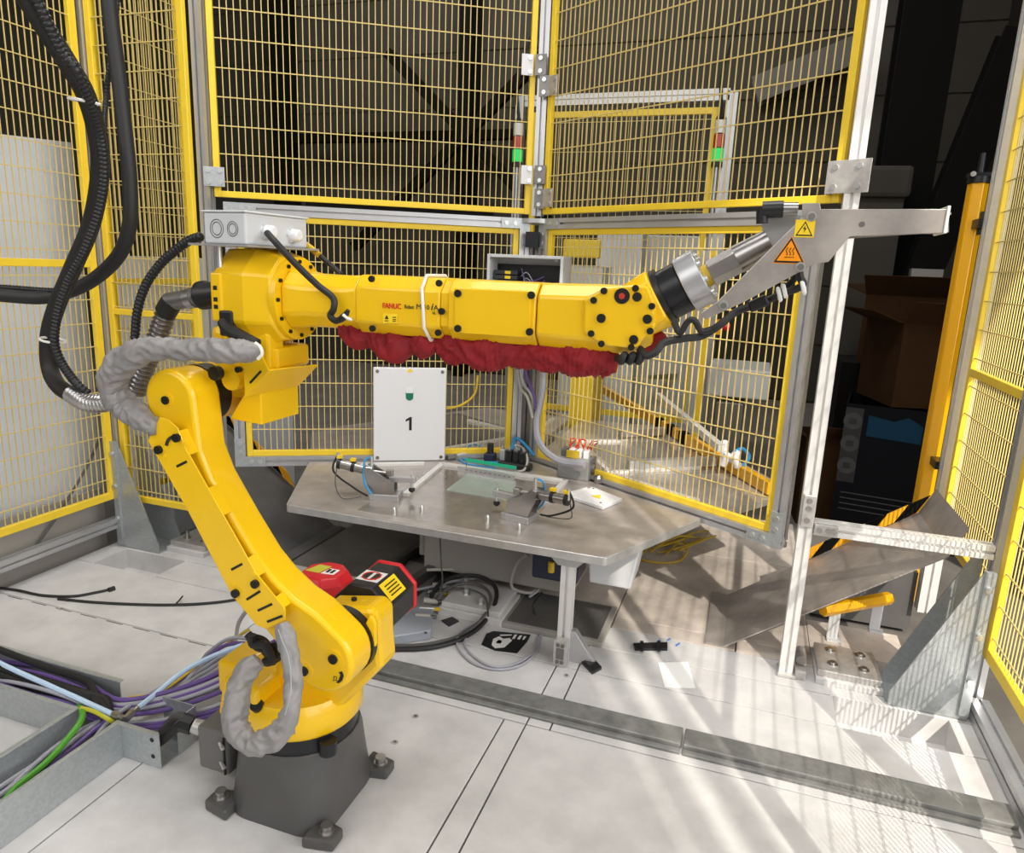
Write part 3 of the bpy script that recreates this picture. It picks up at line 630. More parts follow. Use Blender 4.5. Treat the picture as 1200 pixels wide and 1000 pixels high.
one(MB().prism(pts, Zv*.008), 'loose_plate', 'cabinet_beige', 'grey flat plate lying on the floor under the table', 'plate', None, 0)
th = thing('connector_bank', 'cluster of metal plugs on the floor beside the black robot motor', 'connector', (-.99, 1.98, 0))
for k in range(5):
    a = pz(487+k*5, 722-k*9, .03); MB().cyl(a, a+V((.05, .015, .0)), .011, seg=10).build('plug', 'bolt_zinc' if k % 2 else 'cable_pale', th)
    MB().cyl(a+V((.05, .015, 0)), a+V((.07, .02, 0)), .007, seg=8).build('cable_gland', 'cable_yellow' if k % 2 else 'steel_dark', th)
pts = [pz(x, y, 0) for x, y in ((455, 758), (505, 750), (507, 722), (470, 722))]
t = thing('junction_plate', 'blue grey flat terminal box beside the black robot motor', 'box', pts[0])
MB().prism(pts, Zv*.035).build('lid', 'bluegrey', t, 0, bevel=.004)
bolt(pz(499, 742, .035), Zv, .005, .002, 'steel_dark', t, 'screw')
# floor cables around the table leg
FC = 'dark floor cables round the table leg'
def fcab(l, r, m, label, g=None, name='cable', z=None): return cable([pz(a[0], a[1], (a[2] if len(a) > 2 else r+.001)) for a in l], r, m, label, name, g)
fcab(((440, 760), (470, 761), (505, 759), (538, 750), (565, 732, .012), (580, 708, .05), (580, 688, .075), (562, 676, .08), (535, 676, .075), (515, 685, .07), (505, 700, .05)), .008, 'black_rubber', 'thick black cable curving on the floor in front of the anchor plate')
fcab(((440, 756), (470, 757), (507, 754), (541, 744), (566, 724, .03), (575, 702, .07), (566, 688, .08), (545, 684, .075), (525, 690, .07), (512, 703, .05)), .006, 'cable_dark', 'thin dark cable doubling the thick black cable by the anchor plate')
fcab(((635, 742), (630, 762), (612, 779), (582, 785), (552, 776), (536, 757), (540, 742), (560, 730)), .004, 'cable_grey', 'grey cable looping round the black floor sticker, outer loop')
fcab(((633, 745), (626, 764), (605, 778), (580, 782), (558, 772), (545, 757), (548, 745), (562, 733)), .004, 'cable_grey', 'grey cable looping round the black floor sticker, inner loop')
fcab(((500, 668, .08), (540, 668, .07), (580, 672, .06), (610, 678, .05), (630, 685, .05), (622, 695, .04), (600, 688, .06), (605, 662, .16), (618, 650, .25)), .006, 'cable_pale', 'pale cable looping up to the drive motor behind the leg')
fcab(((470, 695, .03), (505, 688, .04), (540, 680, .05), (590, 676, .06), (625, 682, .06), (632, 690, .05), (620, 700, .03)), .005, 'cable_grey', 'grey cable lying across the floor under the table')
fcab(((475, 705, .03), (510, 694, .05), (545, 690, .07), (568, 700, .07), (572, 722, .055)), .004, 'cable_dark', 'dark looped wire over the anchor plate bolts')
fcab(((640, 720, .02), (628, 722, .02), (625, 708, .05), (635, 695, .10)), .004, 'black_rubber', 'short black cable bent behind the table leg')
fcab(((515, 620, .3), (517, 660, .2), (518, 685, .1), (510, 705, .03)), .003, 'cable_dark', 'thin cable hanging down under the left of the table')
for k in range(7):
    a = 760+k*9; q = [(a-20+random.uniform(-8, 8), 640+random.uniform(-6, 6)), (a+10, 634+random.uniform(-8, 4)), (a+25, 626+random.uniform(-5, 8)), (a, 630+random.uniform(-3, 12)), (a-25, 648+random.uniform(-8, 6))]
    fcab([(b, c, .012+.012*(k % 4)) for b, c in q], .004, 'cable_yellow', 'yellow cable of the coil on the floor under the table corner', 'yellow cable coil')
fcab(((735, 652), (765, 659), (795, 658), (805, 645, .02), (800, 632, .03)), .005, 'cable_yellow', 'long yellow cable arc reaching out of the coil under the table corner')
# floor litter
pts = [pz(x, y, .0005) for x, y in ((564, 756), (570, 743), (578, 740), (622, 744), (618, 752), (606, 766), (580, 763))]
t = one(MB().prism(pts, Zv*.0008), 'floor_sticker', 'ink_black', 'torn black floor sticker with white glove symbol beside the table leg', 'sticker', None, 0)
def fdec(l, m, nm): MB().prism([pz(a, b, .0014) for a, b in l], Zv*.0005).build(nm, m, t, 0)
fdec(((576, 756), (578, 749), (585, 746), (590, 749), (597, 748), (600, 751), (591, 759), (580, 760)), 'sticker_white', 'glove_symbol')
fdec(((581, 754), (584, 750), (588, 751), (587, 755)), 'ink_black', 'glove_hole')
for l in (((586, 744), (600, 744), (599, 745), (586, 745.5)), ((603, 744), (606, 744), (603, 749), (600, 749)), ((609, 745), (612, 745), (609, 750), (606, 749)), ((614, 746), (617, 746), (614, 750), (612, 750))): fdec(l, 'sticker_white', 'white_mark')
def flat(l, m, label, th=.004, name='plastic_scrap', cat='scrap', g='black scraps on the floor'):
    return one(MB().prism([pz(a, b, .0006) for a, b in l], Zv*th), name, m, label, cat, g, 0, bevel=.001)
flat(((517, 728), (530, 724), (538, 729), (526, 735)), 'black_plastic', 'black plastic cap lying left of the floor sticker')
b_ = flat(((742, 756), (782, 755), (782, 763), (744, 763)), 'black_plastic', 'black ribbed plastic strip lying in the sun patch', .008)
for x in (751, 771): MB().prism([pz(a, b, .0086) for a, b in ((x-1, 753), (x+3, 753), (x+3, 764), (x-1, 764))], Zv*.006).build('rib', 'black_plastic', b_, 0)
w_ = flat(((672, 769), (688, 766), (705, 785), (694, 791)), 'black_plastic', 'black rubber wedge lying right of the table leg foot', .010)
MB().prism([pz(a, b, .0106) for a, b in ((681, 772), (690, 770), (698, 779), (690, 782))], Zv*.005).build('raised_pad', 'black_plastic', w_, 0)
flat(((771, 777), (806, 776), (815, 807), (779, 806)), 'sticker_white', 'pale square sheet stuck to the floor in the sun patch', .001, 'floor_sheet', 'sheet', None)
for i, l in enumerate((((769, 752), (774, 749), (774, 750), (770, 753)), ((779, 754), (784, 748), (787, 749), (781, 752)), ((791, 756), (797, 753), (797, 755), (792, 758)))):
    flat(l, 'ink_blue', 'blue pen mark on the floor above the black ribbed strip', .0003, 'pen_mark', 'mark', 'blue pen marks')
for i, (x, y) in enumerate(((487, 840), (463, 870), (664, 792), (72, 714))):
    q = pz(x, y, .0005); t = thing('floor_screw', ('flush floor screw right of the robot base, upper one', 'flush floor screw right of the robot base, lower one', 'flush floor screw between the two seams by the table leg', 'flush floor latch left of the robot arm')[i], 'screw', q, 'flush floor screws')
    MB().cyl(q, q+Zv*.0015, .009, seg=14).build('washer', 'alu_worn', t); MB().cyl(q+Zv*.0015, q+Zv*.0022, .005, seg=6).build('socket', 'steel_dark', t)
# sensor bar on brackets under the ramp
th = thing('beam_sensor_bar', 'yellow bar on two white brackets beneath the right ramp', 'sensor bar', (.4, 2.55, 0))
q1, q2 = pz(968, 748), pz(1018, 738); d = (q2-q1).normalized()
MB().cyl(q1+V((.0175, .003, .118))-d*.06, q2+V((.0175, .003, .118))+d*.05, .024, seg=6).build('bar', 'curtain_yellow', th, 20, bevel=.003)
for q in (q1, q2):
    MB().obox(q, (.035, 0, 0), (0, .006, 0), (0, 0, .10)).build('bracket', 'grey_plastic', th, 0); MB().obox(q-V((0, .02, 0)), (.045, 0, 0), (0, .03, 0), (0, 0, .006)).build('bracket_foot', 'grey_plastic', th, 0)
one(MB().box(.30, .60, 2.40, 2.62, -.06, .0), 'step_plate', 'floor_dirty', 'dusty step plate below the right ramp', 'plate', None, 0)
one(MB().box(.34, .70, 2.9, 2.96, -.1, .14), 'riser_panel', 'sheet_dark', 'dark riser panel behind the sensor bar under the ramp', 'panel', None, 0)
one(MB().cyl(pz(939, 771, .02)-V((0, .02, 0)), pz(939, 771, .02)+V((0, .05, 0)), .016, seg=16), 'pipe_stub', 'alu_worn', 'short open pipe stub beside the bright post foot', 'pipe')
# light curtain
th = thing('light_curtain', 'tall yellow light curtain column on the right', 'light curtain', (.70, 3.03, .3))
MB().cyl((.70, 3.03, -.03), (.70, 3.03, 1.578), .034, seg=6, ph=.3).build('housing', 'curtain_yellow', th, 20, bevel=.004)
MB().cyl((.70, 3.03, 1.578), (.70, 3.03, 1.60), .036, seg=10).build('end_cap', 'black_plastic', th)
MB().box(.665, .745, 3.0, 3.06, 1.60, 1.612).build('bracket', 'black_metal', th, 0)
MB().cyl((.70, 3.03, 1.612), (.70, 3.03, 1.68), .012, .009, seg=10).build('plug', 'black_plastic', th)
for z in (.55, 1.42): MB().box(.695, .73, 2.913, 3.005, z, z+.03).build('post_bracket', 'black_metal', th, 0)
bolt((.672, 3.0, 1.606), (0, -1, 0), .009, .005, 'bolt_zinc', th); 
MB().box(.718, .7345, 2.997, 3.0005, 1.40, 1.48).build('dark_print', 'ink_black', th, 0)
# cartons in the dark corner
def carton(label, c, sx, sy, sz, yaw, m, flaps=True, pitch=0.):
    th = thing('cardboard_box', label, 'box', c, 'cartons in the dark corner')
    M = Matrix.Translation(c) @ Matrix.Rotation(yaw, 4, 'Z') @ Matrix.Rotation(pitch, 4, 'Y'); g = lambda *q: M @ V(q)
    X_, Y_, Z_ = [M.to_3x3() @ V(q) for q in ((1, 0, 0), (0, 1, 0), (0, 0, 1))]; t = .006
    MB().obox(g(-sx/2, -sy/2, 0), X_*sx, Y_*sy, Z_*t).build('bottom', m, th, 0)
    for a in ((g(-sx/2, -sy/2, t), X_*sx, Y_*t), (g(-sx/2, sy/2-t, t), X_*sx, Y_*t), (g(-sx/2, -sy/2+t, t), X_*t, Y_*(sy-2*t)), (g(sx/2-t, -sy/2+t, t), X_*t, Y_*(sy-2*t))): MB().obox(a[0], a[1], a[2], Z_*(sz-t)).build('side', m, th, 0)
    if flaps:
        MB().obox(g(-sx/2, -sy/2, sz), X_*sx, (Y_*-.5+Z_*.6)*sy*.4, (Y_*.6+Z_*.5)*t).build('flap', m, th, 0)
        MB().obox(g(-sx/2, -sy/2, sz), Y_*sy, (X_*-.8+Z_*.3)*sx*.35, Z_*t).build('flap', m, th, 0)
    return th, g, X_, Y_, Z_
z_ = -.12
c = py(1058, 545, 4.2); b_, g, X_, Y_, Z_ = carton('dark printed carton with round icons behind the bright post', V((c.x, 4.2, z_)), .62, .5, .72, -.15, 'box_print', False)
sz = .72
MB().obox(g(-.31, -.2515, .30), X_*.085, Y_*.001, Z_*.40).build('icon_strip', 'ink_black', b_, 0)
for k in range(3):
    p_ = g(-.27, -.2525, .63-k*.12); MB().cyl(p_, p_-Y_*.001, .045, seg=18).build('round_icon', 'icon_grey', b_); MB().cbox(p_-Y_*.0015, X_*.035, Y_*.0006, Z_*.03).build('icon_mark', 'ink_black', b_, 0)
MB().prism([g(-.2, -.2515, .56), g(.05, -.2515, .55), g(.05, -.2515, .64), (g(-.02, -.2515, .68)), g(-.08, -.2515, .65), g(-.2, -.2515, .67)], Y_*-.001).build('blue_print', 'print_blue', b_, 0)
MB().obox(g(.06, -.2515, .50), X_*.24, Y_*-.001, Z_*.19).build('photo_print', 'navy', b_, 0)
for k in range(4): MB().obox(g(-.28, -.2515, .24-k*.03), X_*.5, Y_*-.001, Z_*.006).build('small_print', 'icon_grey', b_, 0)
for k in range(6): MB().obox(g(.05+k*.026, -.2515, .06), X_*.018, Y_*-.001, Z_*(.022+.01*(k % 2))).build('small_print', 'icon_grey', b_, 0)
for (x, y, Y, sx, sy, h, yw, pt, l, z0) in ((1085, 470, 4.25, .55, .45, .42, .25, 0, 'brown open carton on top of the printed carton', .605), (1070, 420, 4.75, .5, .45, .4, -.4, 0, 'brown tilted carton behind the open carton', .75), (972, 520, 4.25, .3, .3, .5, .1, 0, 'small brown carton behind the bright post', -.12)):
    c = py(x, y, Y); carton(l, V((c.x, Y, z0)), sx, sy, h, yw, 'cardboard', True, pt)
one(MB().box(py(1000, 300, 4.9).x, py(1090, 300, 4.9).x, 4.7, 5.2, -.12, .74), 'pallet_stack', 'beam', 'dark stack carrying the tilted carton', 'stack', None, 0)
one(MB().box(py(1055, 400, 5.4).x, py(1092, 400, 5.4).x, 5.4, 5.5, -.12, 1.32), 'pale_sheet_pack', 'cabinet_beige', 'pale upright sheets behind the cartons', 'sheets', None, 0)
t = thing('roller_shutter_box', 'dark shutter box in the background right of the bright post', 'box', py(1035, 220, 5.4))
a, b = py(1000, 195, 5.4), py(1058, 245, 5.4); MB().box(a.x, b.x, 5.4, 5.8, -.1, a.z-.2).build('cabinet', 'wall_dark', t, 0); MB().box(a.x-.1, b.x+.03, 5.35, 5.85, a.z-.2, a.z).build('hood', 'wall_dark', t, 0, bevel=.03)

# dark channels of the turntable bed on the floor under the table
for (x0, y0, x1, y1, hh, l) in ((418, 742, 600, 612, .07, 'dark steel channel slanting under the table behind the red motor cover'), (430, 690, 560, 600, .05, 'dark steel rail slanting under the left half of the table')):
    a, b = pz(x0, y0, .0), pz(x1, y1, .0); d = b-a; sn = d.cross(Zv).normalized()
    t = thing('bed_channel', l, 'channel', a, 'dark bed channels')
    MB().obox(a, d, sn*.006, Zv*hh).build('web', 'steel_dark', t, 0); MB().obox(a+Zv*hh, d, sn*.03, Zv*.005).build('top_flange', 'steel_dark', t, 0); MB().obox(a, d, sn*.03, Zv*.005).build('bottom_flange', 'steel_dark', t, 0)
# ------------------------------------------------------------------ robot
RX, RY = -.885, 1.217
J2, J3, J5 = V((-.733, 1.2, .453)), V((-1.068, 1.2, .94)), V((-.205, 1.217, 1.147))
ZA = 1.142                                            # height of the forearm axis
rb = thing('industrial_robot', 'yellow six-axis industrial robot on a dark grey base', 'robot', (RX, RY, 0))
Yn = V((0, -1, 0)); Xp = V((1, 0, 0))
def rsq(h, r, z, n=6):
    "rounded square ring"
    out = []
    for k, (sx, sy) in enumerate(((1, 1), (-1, 1), (-1, -1), (1, -1))):
        for i in range(n):
            a = (k*90+90*i/(n-1))*D2R; out.append(V((RX+sx*(h-r)+r*math.cos(a), RY+sy*(h-r)+r*math.sin(a), z)))
    return out
base = MB().loft([rsq(.128, .06, 0), rsq(.127, .06, .03), rsq(.126, .08, .10), rsq(.130, .115, .165), rsq(.131, .1309, .185)]).build('base', 'base_grey', rb, 40, bevel=.003)
for sx, sy in ((1, 1), (1, -1), (-1, 1), (-1, -1)):
    c = V((RX+sx*.138, RY+sy*.116, 0)); f = MB().prism([c+V((-sx*.04, -.035, 0)), c+V((sx*.028, -.022, 0)), c+V((sx*.028, .022, 0)), c+V((-sx*.04, .035, 0))], Zv*.026).build('base_foot', 'base_grey', rb, 0, bevel=.005)
    MB().lathe(c+Zv*.026, Zv, [(0, .017), (.003, .017), (.003, .0125), (.018, .0125)], 14).build('anchor_bolt', 'steel', f)
MB().cyl((RX, RY, .185), (RX, RY, .222), .127, seg=40).build('swivel_ring', 'black_metal', rb)
c = V((RX+.118, RY-.075, .185)); MB().cyl(c, c+Zv*.03, .019, seg=14).build('limit_stop', 'black_metal', rb)
# connector box on the rear of the base
cb = MB().box(RX-.235, RX-.15, RY-.075, RY+.03, .045, .155).build('connector_box', 'box_grey', rb, 0, bevel=.006)
for z in (.065, .115):
    MB().prism([V((RX-.16, RY-.078, z)), V((RX-.146, RY-.082, z+.01)), V((RX-.148, RY-.09, z+.024)), V((RX-.162, RY-.085, z+.028))], (0, -.008, 0)).build('lever_latch', 'alu_worn', cb, 0, bevel=.003)
MB().cyl((RX-.153, RY-.083, .055), (RX-.153, RY-.083, .15), .003, seg=8).build('latch_rod', 'black_metal', cb)
g = MB().cyl((RX-.232, RY-.03, .11), (RX-.275, RY-.045, .125), .02, .017, seg=14).build('cable_gland', 'alu_worn', cb); MB().cyl((RX-.275, RY-.045, .125), (RX-.30, RY-.05, .13), .022, seg=8).build('gland_nut', 'black_plastic', g)
# turret
MB().lathe((RX, RY, .222), Zv, [(0, .130), (.010, .138), (.055, .138), (.075, .125)], 44).build('turret_disc', 'robot_yellow', rb)
tp = [py(x, y, 1.165) for x, y in ((380, 712), (434, 713), (443, 724), (444, 756), (447, 784), (401, 829), (352, 840), (316, 803), (330, 750))]
tur = MB().prism(tp, (0, .072, 0)).build('turret_bracket', 'robot_yellow', rb, 0, bevel=.012)
MB().prism([V((-1.02, 1.10, .235)), V((-.90, 1.085, .235)), V((-.90, 1.085, .335)), V((-1.0, 1.10, .335))], (0, .14, 0)).build('turret_cheek', 'robot_yellow', rb, 0, bevel=.01)
MB().box(-1.05, -.98, 1.14, 1.25, .26, .34).build('rear_lug', 'robot_yellow', rb, 0, bevel=.008)
MB().prism([py(x, y, 1.163) for x, y in ((431, 728), (436, 718), (443, 728), (443, 756), (434, 758))], (0, -.010, 0)).build('bracket_ridge', 'robot_yellow', tur, 0, bevel=.004)
bolt(py(415, 704, 1.20)+Zv*.002, Zv, .006, .004, 'bolt_black', tur); bolt(py(427, 707, 1.20)+Zv*.002, Zv, .006, .004, 'robot_yellow', tur)
bolt((RX-.02, RY-.122, .29), (0, -.6, .8), .014, .012, 'bolt_black', rb)
MB().cyl(V((J2.x, 1.148, J2.z)), V((J2.x, 1.166, J2.z)), .073, seg=40).build('reducer_ring', 'black_metal', rb)
# joint two motor, lying behind the turret bracket
def octo(c, ax, r, L, name, m, par, ph=math.pi/8, bev=.004): return MB().cyl(V(c), V(c)+V(ax)*L, r, seg=8, ph=ph).build(name, m, par, 20, bevel=bev)
mc = V((-.742, 1.238, .470))
m2 = octo(mc, (0, 1, 0), .072, .125, 'shoulder_motor', 'black_plastic', rb); octo(mc+V((0, .125, 0)), (0, 1, 0), .075, .012, 'red_motor_end', 'red_plastic', m2)
q = [py(x, y, 1.33) for x, y in ((0, 0),)]
tn = V((0, 0, 1))
ztop = mc.z+.072*math.cos(math.pi/8)+.0005
st = [V((mc.x-.028, mc.y+.025, ztop)), V((mc.x+.026, mc.y+.025, ztop)), V((mc.x+.026, mc.y+.075, ztop)), V((mc.x-.028, mc.y+.075, ztop))]
decal(st, Zv, 'sticker_white', 'white_sticker', m2)
for dx in (-.012, .010): decal([V((mc.x+dx-.007, mc.y+.035, ztop+.0007)), V((mc.x+dx+.007, mc.y+.035, ztop+.0007)), V((mc.x+dx+.007, mc.y+.065, ztop+.0007)), V((mc.x+dx-.007, mc.y+.065, ztop+.0007))], Zv, 'ink_black', 'hand_symbol', m2)
MB().tube([V((mc.x-.001+.02*math.cos(a), mc.y+.05+.02*math.sin(a), ztop+.0012)) for a in [k*math.pi/9 for k in range(18)]], .0016, 4, True).build('red_ring_symbol', 'ink_red', m2)
fa = math.pi/4; fn = V((math.cos(fa), 0, math.sin(fa))); ft_ = V((-math.sin(fa), 0, math.cos(fa))); fc = mc+fn*(.072*math.cos(math.pi/8)+.0005)+V((0, .06, 0))
decal([fc+V((0, -.038, 0))-ft_*.022, fc+V((0, .030, 0))-ft_*.022, fc+V((0, .030, 0))+ft_*.022, fc+V((0, -.038, 0))+ft_*.022], fn, 'sticker_yellow', 'yellow_sticker', m2)
for k in range(4): decal([fc+fn*.0008+V((0, -.026, 0))+ft_*(-.014+k*.008), fc+fn*.0008+V((0, .02, 0))+ft_*(-.014+k*.008), fc+fn*.0008+V((0, .02, 0))+ft_*(-.011+k*.008), fc+fn*.0008+V((0, -.026, 0))+ft_*(-.011+k*.008)], fn, 'ink_black', 'printed_line', m2)
# joint one motor with red cover
mq = py(381, 690, 1.44); m1 = MB().cyl((mq.x, 1.44, .20), (mq.x, 1.44, mq.z-.015), .062, seg=20).build('swivel_motor', 'black_plastic', rb)
MB().cyl((mq.x+.02, 1.44, mq.z-.015), (mq.x+.02, 1.44, mq.z), .088, seg=6).build('red_flange', 'red_plastic', m1, 0, bevel=.003)
rc = MB().loft([[V((mq.x+r*math.cos(a*math.pi/4+.39), 1.44+r*math.sin(a*math.pi/4+.39), z)) for a in range(8)] for r, z in ((.072, mq.z), (.070, mq.z+.03), (.055, mq.z+.05))]).build('red_cover', 'red_plastic', m1, 20, bevel=.004)
z = mq.z+.0505
decal([V((mq.x-.045, 1.42, z)), V((mq.x-.005, 1.42, z)), V((mq.x+.005, 1.465, z)), V((mq.x-.03, 1.465, z))], Zv, 'greenyellow', 'yellow_label', rc)
decal([V((mq.x+.0, 1.42, z)), V((mq.x+.035, 1.425, z)), V((mq.x+.035, 1.455, z)), V((mq.x+.008, 1.455, z))], Zv, 'sticker_white', 'white_label', rc)
for dx in (.012, .024): decal([V((mq.x+dx-.004, 1.43, z+.0007)), V((mq.x+dx+.004, 1.43, z+.0007)), V((mq.x+dx+.004, 1.45, z+.0007)), V((mq.x+dx-.004, 1.45, z+.0007))], Zv, 'ink_black', 'hand_symbol', rc)
# lower arm: hubs and a web bowed backwards
ax = (J3-J2); ax.y = 0; L23 = ax.length; ax.normalize(); nn = V((ax.z, 0, -ax.x))
def SA(n_, s_, Y): return V((J2.x, Y, J2.z))+nn*n_+ax*s_
prof = []
r2, r3 = .071, .060
for k in range(17):                                   # lower hub, from back side round the bottom to the front
    a = (170+k*(205/16))*D2R; prof.append((r2*math.cos(a), r2*math.sin(a)))
prof += [(.045, .085), (.018, .13), (.0, .18), (-.010, .23), (-.012, .32), (-.010, .42), (.002, .475)]
for k in range(17):
    a = (-25+k*(205/16))*D2R; prof.append((r3*math.cos(a), L23+r3*math.sin(a)))
prof += [(-.085, .50), (-.09, .42), (-.09, .25), (-.086, .10)]
YA0, YA1 = 1.072, 1.15
la = MB().prism([SA(n_, s_, YA0) for n_, s_ in prof], (0, YA1-YA0, 0)).build('lower_arm', 'robot_yellow', rb, 25, bevel=.009, seg=3)
for (x, y, r) in ((391, 772, .010), (357, 786, .010), (195, 469, .0085)):
    q = py(x, y, YA0); MB().lathe(q, Yn, [(-.001, r*1.9), (.0015, r*1.9), (.0015, r*1.5)], 22).build('bolt_rim', 'robot_yellow', la); bolt(q+Yn*.0015, Yn, r, .004, 'bolt_black', la)
# arrow mark on the lower hub
mk = [(397, 797), (399, 791), (397, 788), (401, 787), (403, 792), (401, 798), (397, 801), (394, 800)]
decal([py(x, y, YA0-.0006) for x, y in mk], Yn, 'ink_black', 'axis_arrow_mark', la)
text('J2', .013, py(390.5, 797, YA0-.0006), Xp, Zv, 'ink_black', 'lettering', la)
# small yellow lug near lower hub, where the casting has a notch
MB().prism([SA(.05, .045, 1.10), SA(.058, .05, 1.10), SA(.050, .078, 1.10)], (0, .035, 0)).build('cast_lug', 'robot_yellow', la, 0, bevel=.003)
# slotted cable cover on the side of the lower arm
YC = 1.046
cp = [(187, 489), (197, 492), (208, 502), (217, 525), (300, 672), (334, 714), (334, 727), (312, 738), (300, 733), (271, 697), (220, 599), (173, 517)]
cv = MB().prism([py(x, y, YC) for x, y in cp], (0, .003, 0)).build('cable_cover', 'robot_yellow', rb, 0, bevel=.0012)
for (x0, y0, x1, y1) in ((209, 505, 222, 533), (244, 572, 262, 604), (290, 654, 302, 676), (322, 700, 332, 713)):
    MB().prism([py(x, y, YC+.003) for x, y in ((x0, y0), (x1, y1), (x1-3, y1+2), (x0-3, y0+2))], (0, .024, 0)).build('cover_spacer', 'robot_yellow', cv, 0)
for x0, y0, x1, y1 in ((207, 547, 219, 541), (271, 668, 284, 661), (289, 703, 305, 693), (302, 716, 319, 708), (313, 729, 331, 722)):
    a, b = py(x0, y0, YC-.0004), py(x1, y1, YC-.0004); d = (b-a); s_ = d.cross(V((0, 1, 0))).normalized()*.0025
    MB().prism([a-s_, b-s_, b+s_, a+s_], (0, -.0004, 0)).build('slot', 'ink_black', cv, 0)
for x, y in ((187, 527), (208, 513), (277, 695), (300, 684)): bolt(py(x, y, YC), Yn, .0085, .007, 'bolt_black', cv)
for x, y in ((193, 535), (215, 521), (273, 686), (297, 673)): bolt(py(x, y, YC), Yn, .005, .002, 'robot_yellow', cv, 'rivet')
MB().tube(spline([py(x, y, YC-.002) for x, y in ((195, 522), (197, 516), (202, 512), (207, 512))], 5), .003, 6).build('cable_tie_loop', 'black_plastic', cv)
# ---- elbow
eb = MB().cyl((J3.x, 1.178, J3.z), (J3.x, 1.29, J3.z), .060, seg=32).build('elbow_hub', 'robot_yellow', rb)
MB().cyl((J3.x, YA1-.004, J3.z), (J3.x, 1.18, J3.z), .061, seg=36).build('elbow_ring', 'black_metal', rb)
MB().prism([V((-1.0, 1.16, .892)), V((-.92, 1.16, .888)), V((-.92, 1.16, .957)), V((-.955, 1.16, .957))], (0, .125, 0)).build('elbow_motor_cover', 'robot_yellow', rb, 0, bevel=.003)
MB().box(-1.06, -.945, 1.182, 1.275, .93, 1.08).build('elbow_casting', 'robot_yellow', rb, 0, bevel=.016)
MB().box(-.96, -.887, 1.17, 1.283, 1.0, 1.046).build('elbow_step', 'robot_yellow', rb, 0, bevel=.008)
MB().prism([(-.985, 1.155, 1.0), (-.893, 1.155, 1.0), (-.893, 1.155, 1.075), (-.93, 1.155, 1.10), (-1.02, 1.155, 1.10)], (0, .05, 0)).build('elbow_web', 'robot_yellow', rb, 0, bevel=.006)
fp = [py(x, y, 1.12) for x, y in ((285, 424), (307, 418), (314, 433), (287, 464))]
fl_ = MB().prism(fp, (0, .003, 0)).build('cable_flap', 'robot_yellow', rb, 0)
a_, b_ = py(314, 433, 1.12), py(287, 464, 1.12); MB().prism([a_, b_, py(350, 450, 1.27), py(372, 427, 1.27)], (.001, 0, -.003)).build('flap_wing', 'robot_yellow', fl_, 0)
a, b = py(293, 449, 1.1195), py(306, 435, 1.1195); d = b-a; s_ = d.cross(V((0, 1, 0))).normalized()*.0022; MB().prism([a-s_, b-s_, b+s_, a+s_], (0, -.0005, 0)).build('slot', 'ink_black', fl_, 0)
MB().cyl(py(270, 445, 1.14), py(270, 445, 1.14)+V((0, .05, 0)), .022, seg=18).build('elbow_lug', 'robot_yellow', rb)
bolt(py(256, 437, 1.13), Yn, .014, .014, 'bolt_black', rb); bolt(py(281, 433, 1.12), Yn, .006, .008, 'bolt_black', rb)
# ---- forearm housing: faceted loft along X
def octr(X, hy, hz, ch, cy=RY, cz=ZA):
    a, b = hy-ch, hz-ch
    return [V((X, cy+y, cz+z)) for y, z in ((hy, b), (a, hz), (-a, hz), (-hy, b), (-hy, -b), (-a, -hz), (a, -hz), (hy, -b))]
hs = MB().loft([octr(-.995, .090, .092, .046), octr(-.925, .092, .094, .047), octr(-.873, .076, .080, .036)]).build('forearm_housing', 'robot_yellow', rb, 15, bevel=.005)
MB().box(-.998, -.972, RY-.095, RY-.07, 1.095, 1.188).build('rear_side_plate', 'robot_yellow', hs, 0, bevel=.004)
for dz, s in ((.0, '+'), (-.022, '-'), (-.036, 'l')):
    decal([V((-.990, RY-.0955, 1.155+dz)), V((-.981, RY-.0955, 1.155+dz)), V((-.981, RY-.0955, 1.163+dz)), V((-.990, RY-.0955, 1.163+dz))], Yn, 'ink_black', 'axis_mark', hs)
fg = MB().cyl((-.876, RY, ZA), (-.862, RY, ZA), .081, seg=40).build('forearm_flange', 'robot_yellow', rb)
for k in range(12):
    a = k*math.pi/6; bolt((-.862, RY+.072*math.cos(a), ZA+.072*math.sin(a)), Xp, .0038, .004, 'bolt_black', fg)
def ring12(X, hy, hz, ch): return octr(X, hy, hz, ch)
MB().loft([octr(-.863, .062, .058, .03), octr(-.82, .055, .051, .026), octr(-.74, .053, .050, .025), octr(-.70, .056, .0525, .024)]).build('forearm_neck', 'robot_yellow', rb, 35, bevel=.006)
fa_ = MB().loft([octr(-.702, .058, .054, .022), octr(-.530, .060, .054, .022)]).build('forearm', 'robot_yellow', rb, 30, bevel=.004)
YF = RY-.060
MB().loft([octr(-.529, .055, .050, .021), octr(-.515, .055, .050, .021)]).build('forearm_joint', 'robot_yellow', rb, 30)
MB().loft([octr(-.514, .060, .054, .022), octr(-.352, .060, .054, .022)]).build('forearm_tube', 'robot_yellow', rb, 30, bevel=.003)
for x, y in ((515, 332), (514, 390), (436, 327), (437, 385)): bolt(py(x, y, YF-.0005), Yn, .006, .004, 'bolt_black', fa_)
bolt(py(518, 365, YF), Yn, .006, .004, 'bolt_black', fa_)
pc = MB().prism([py(x, y, YF) for x, y in ((533, 337), (623, 341), (622, 396), (533, 390))], (0, -.004, 0)).build('cover_panel', 'robot_yellow', rb, 0, bevel=.002)
for x, y in ((537, 344), (623, 346), (537, 385), (621, 389)): bolt(py(x, y, YF-.004), Yn, .0065, .004, 'bolt_black', pc)
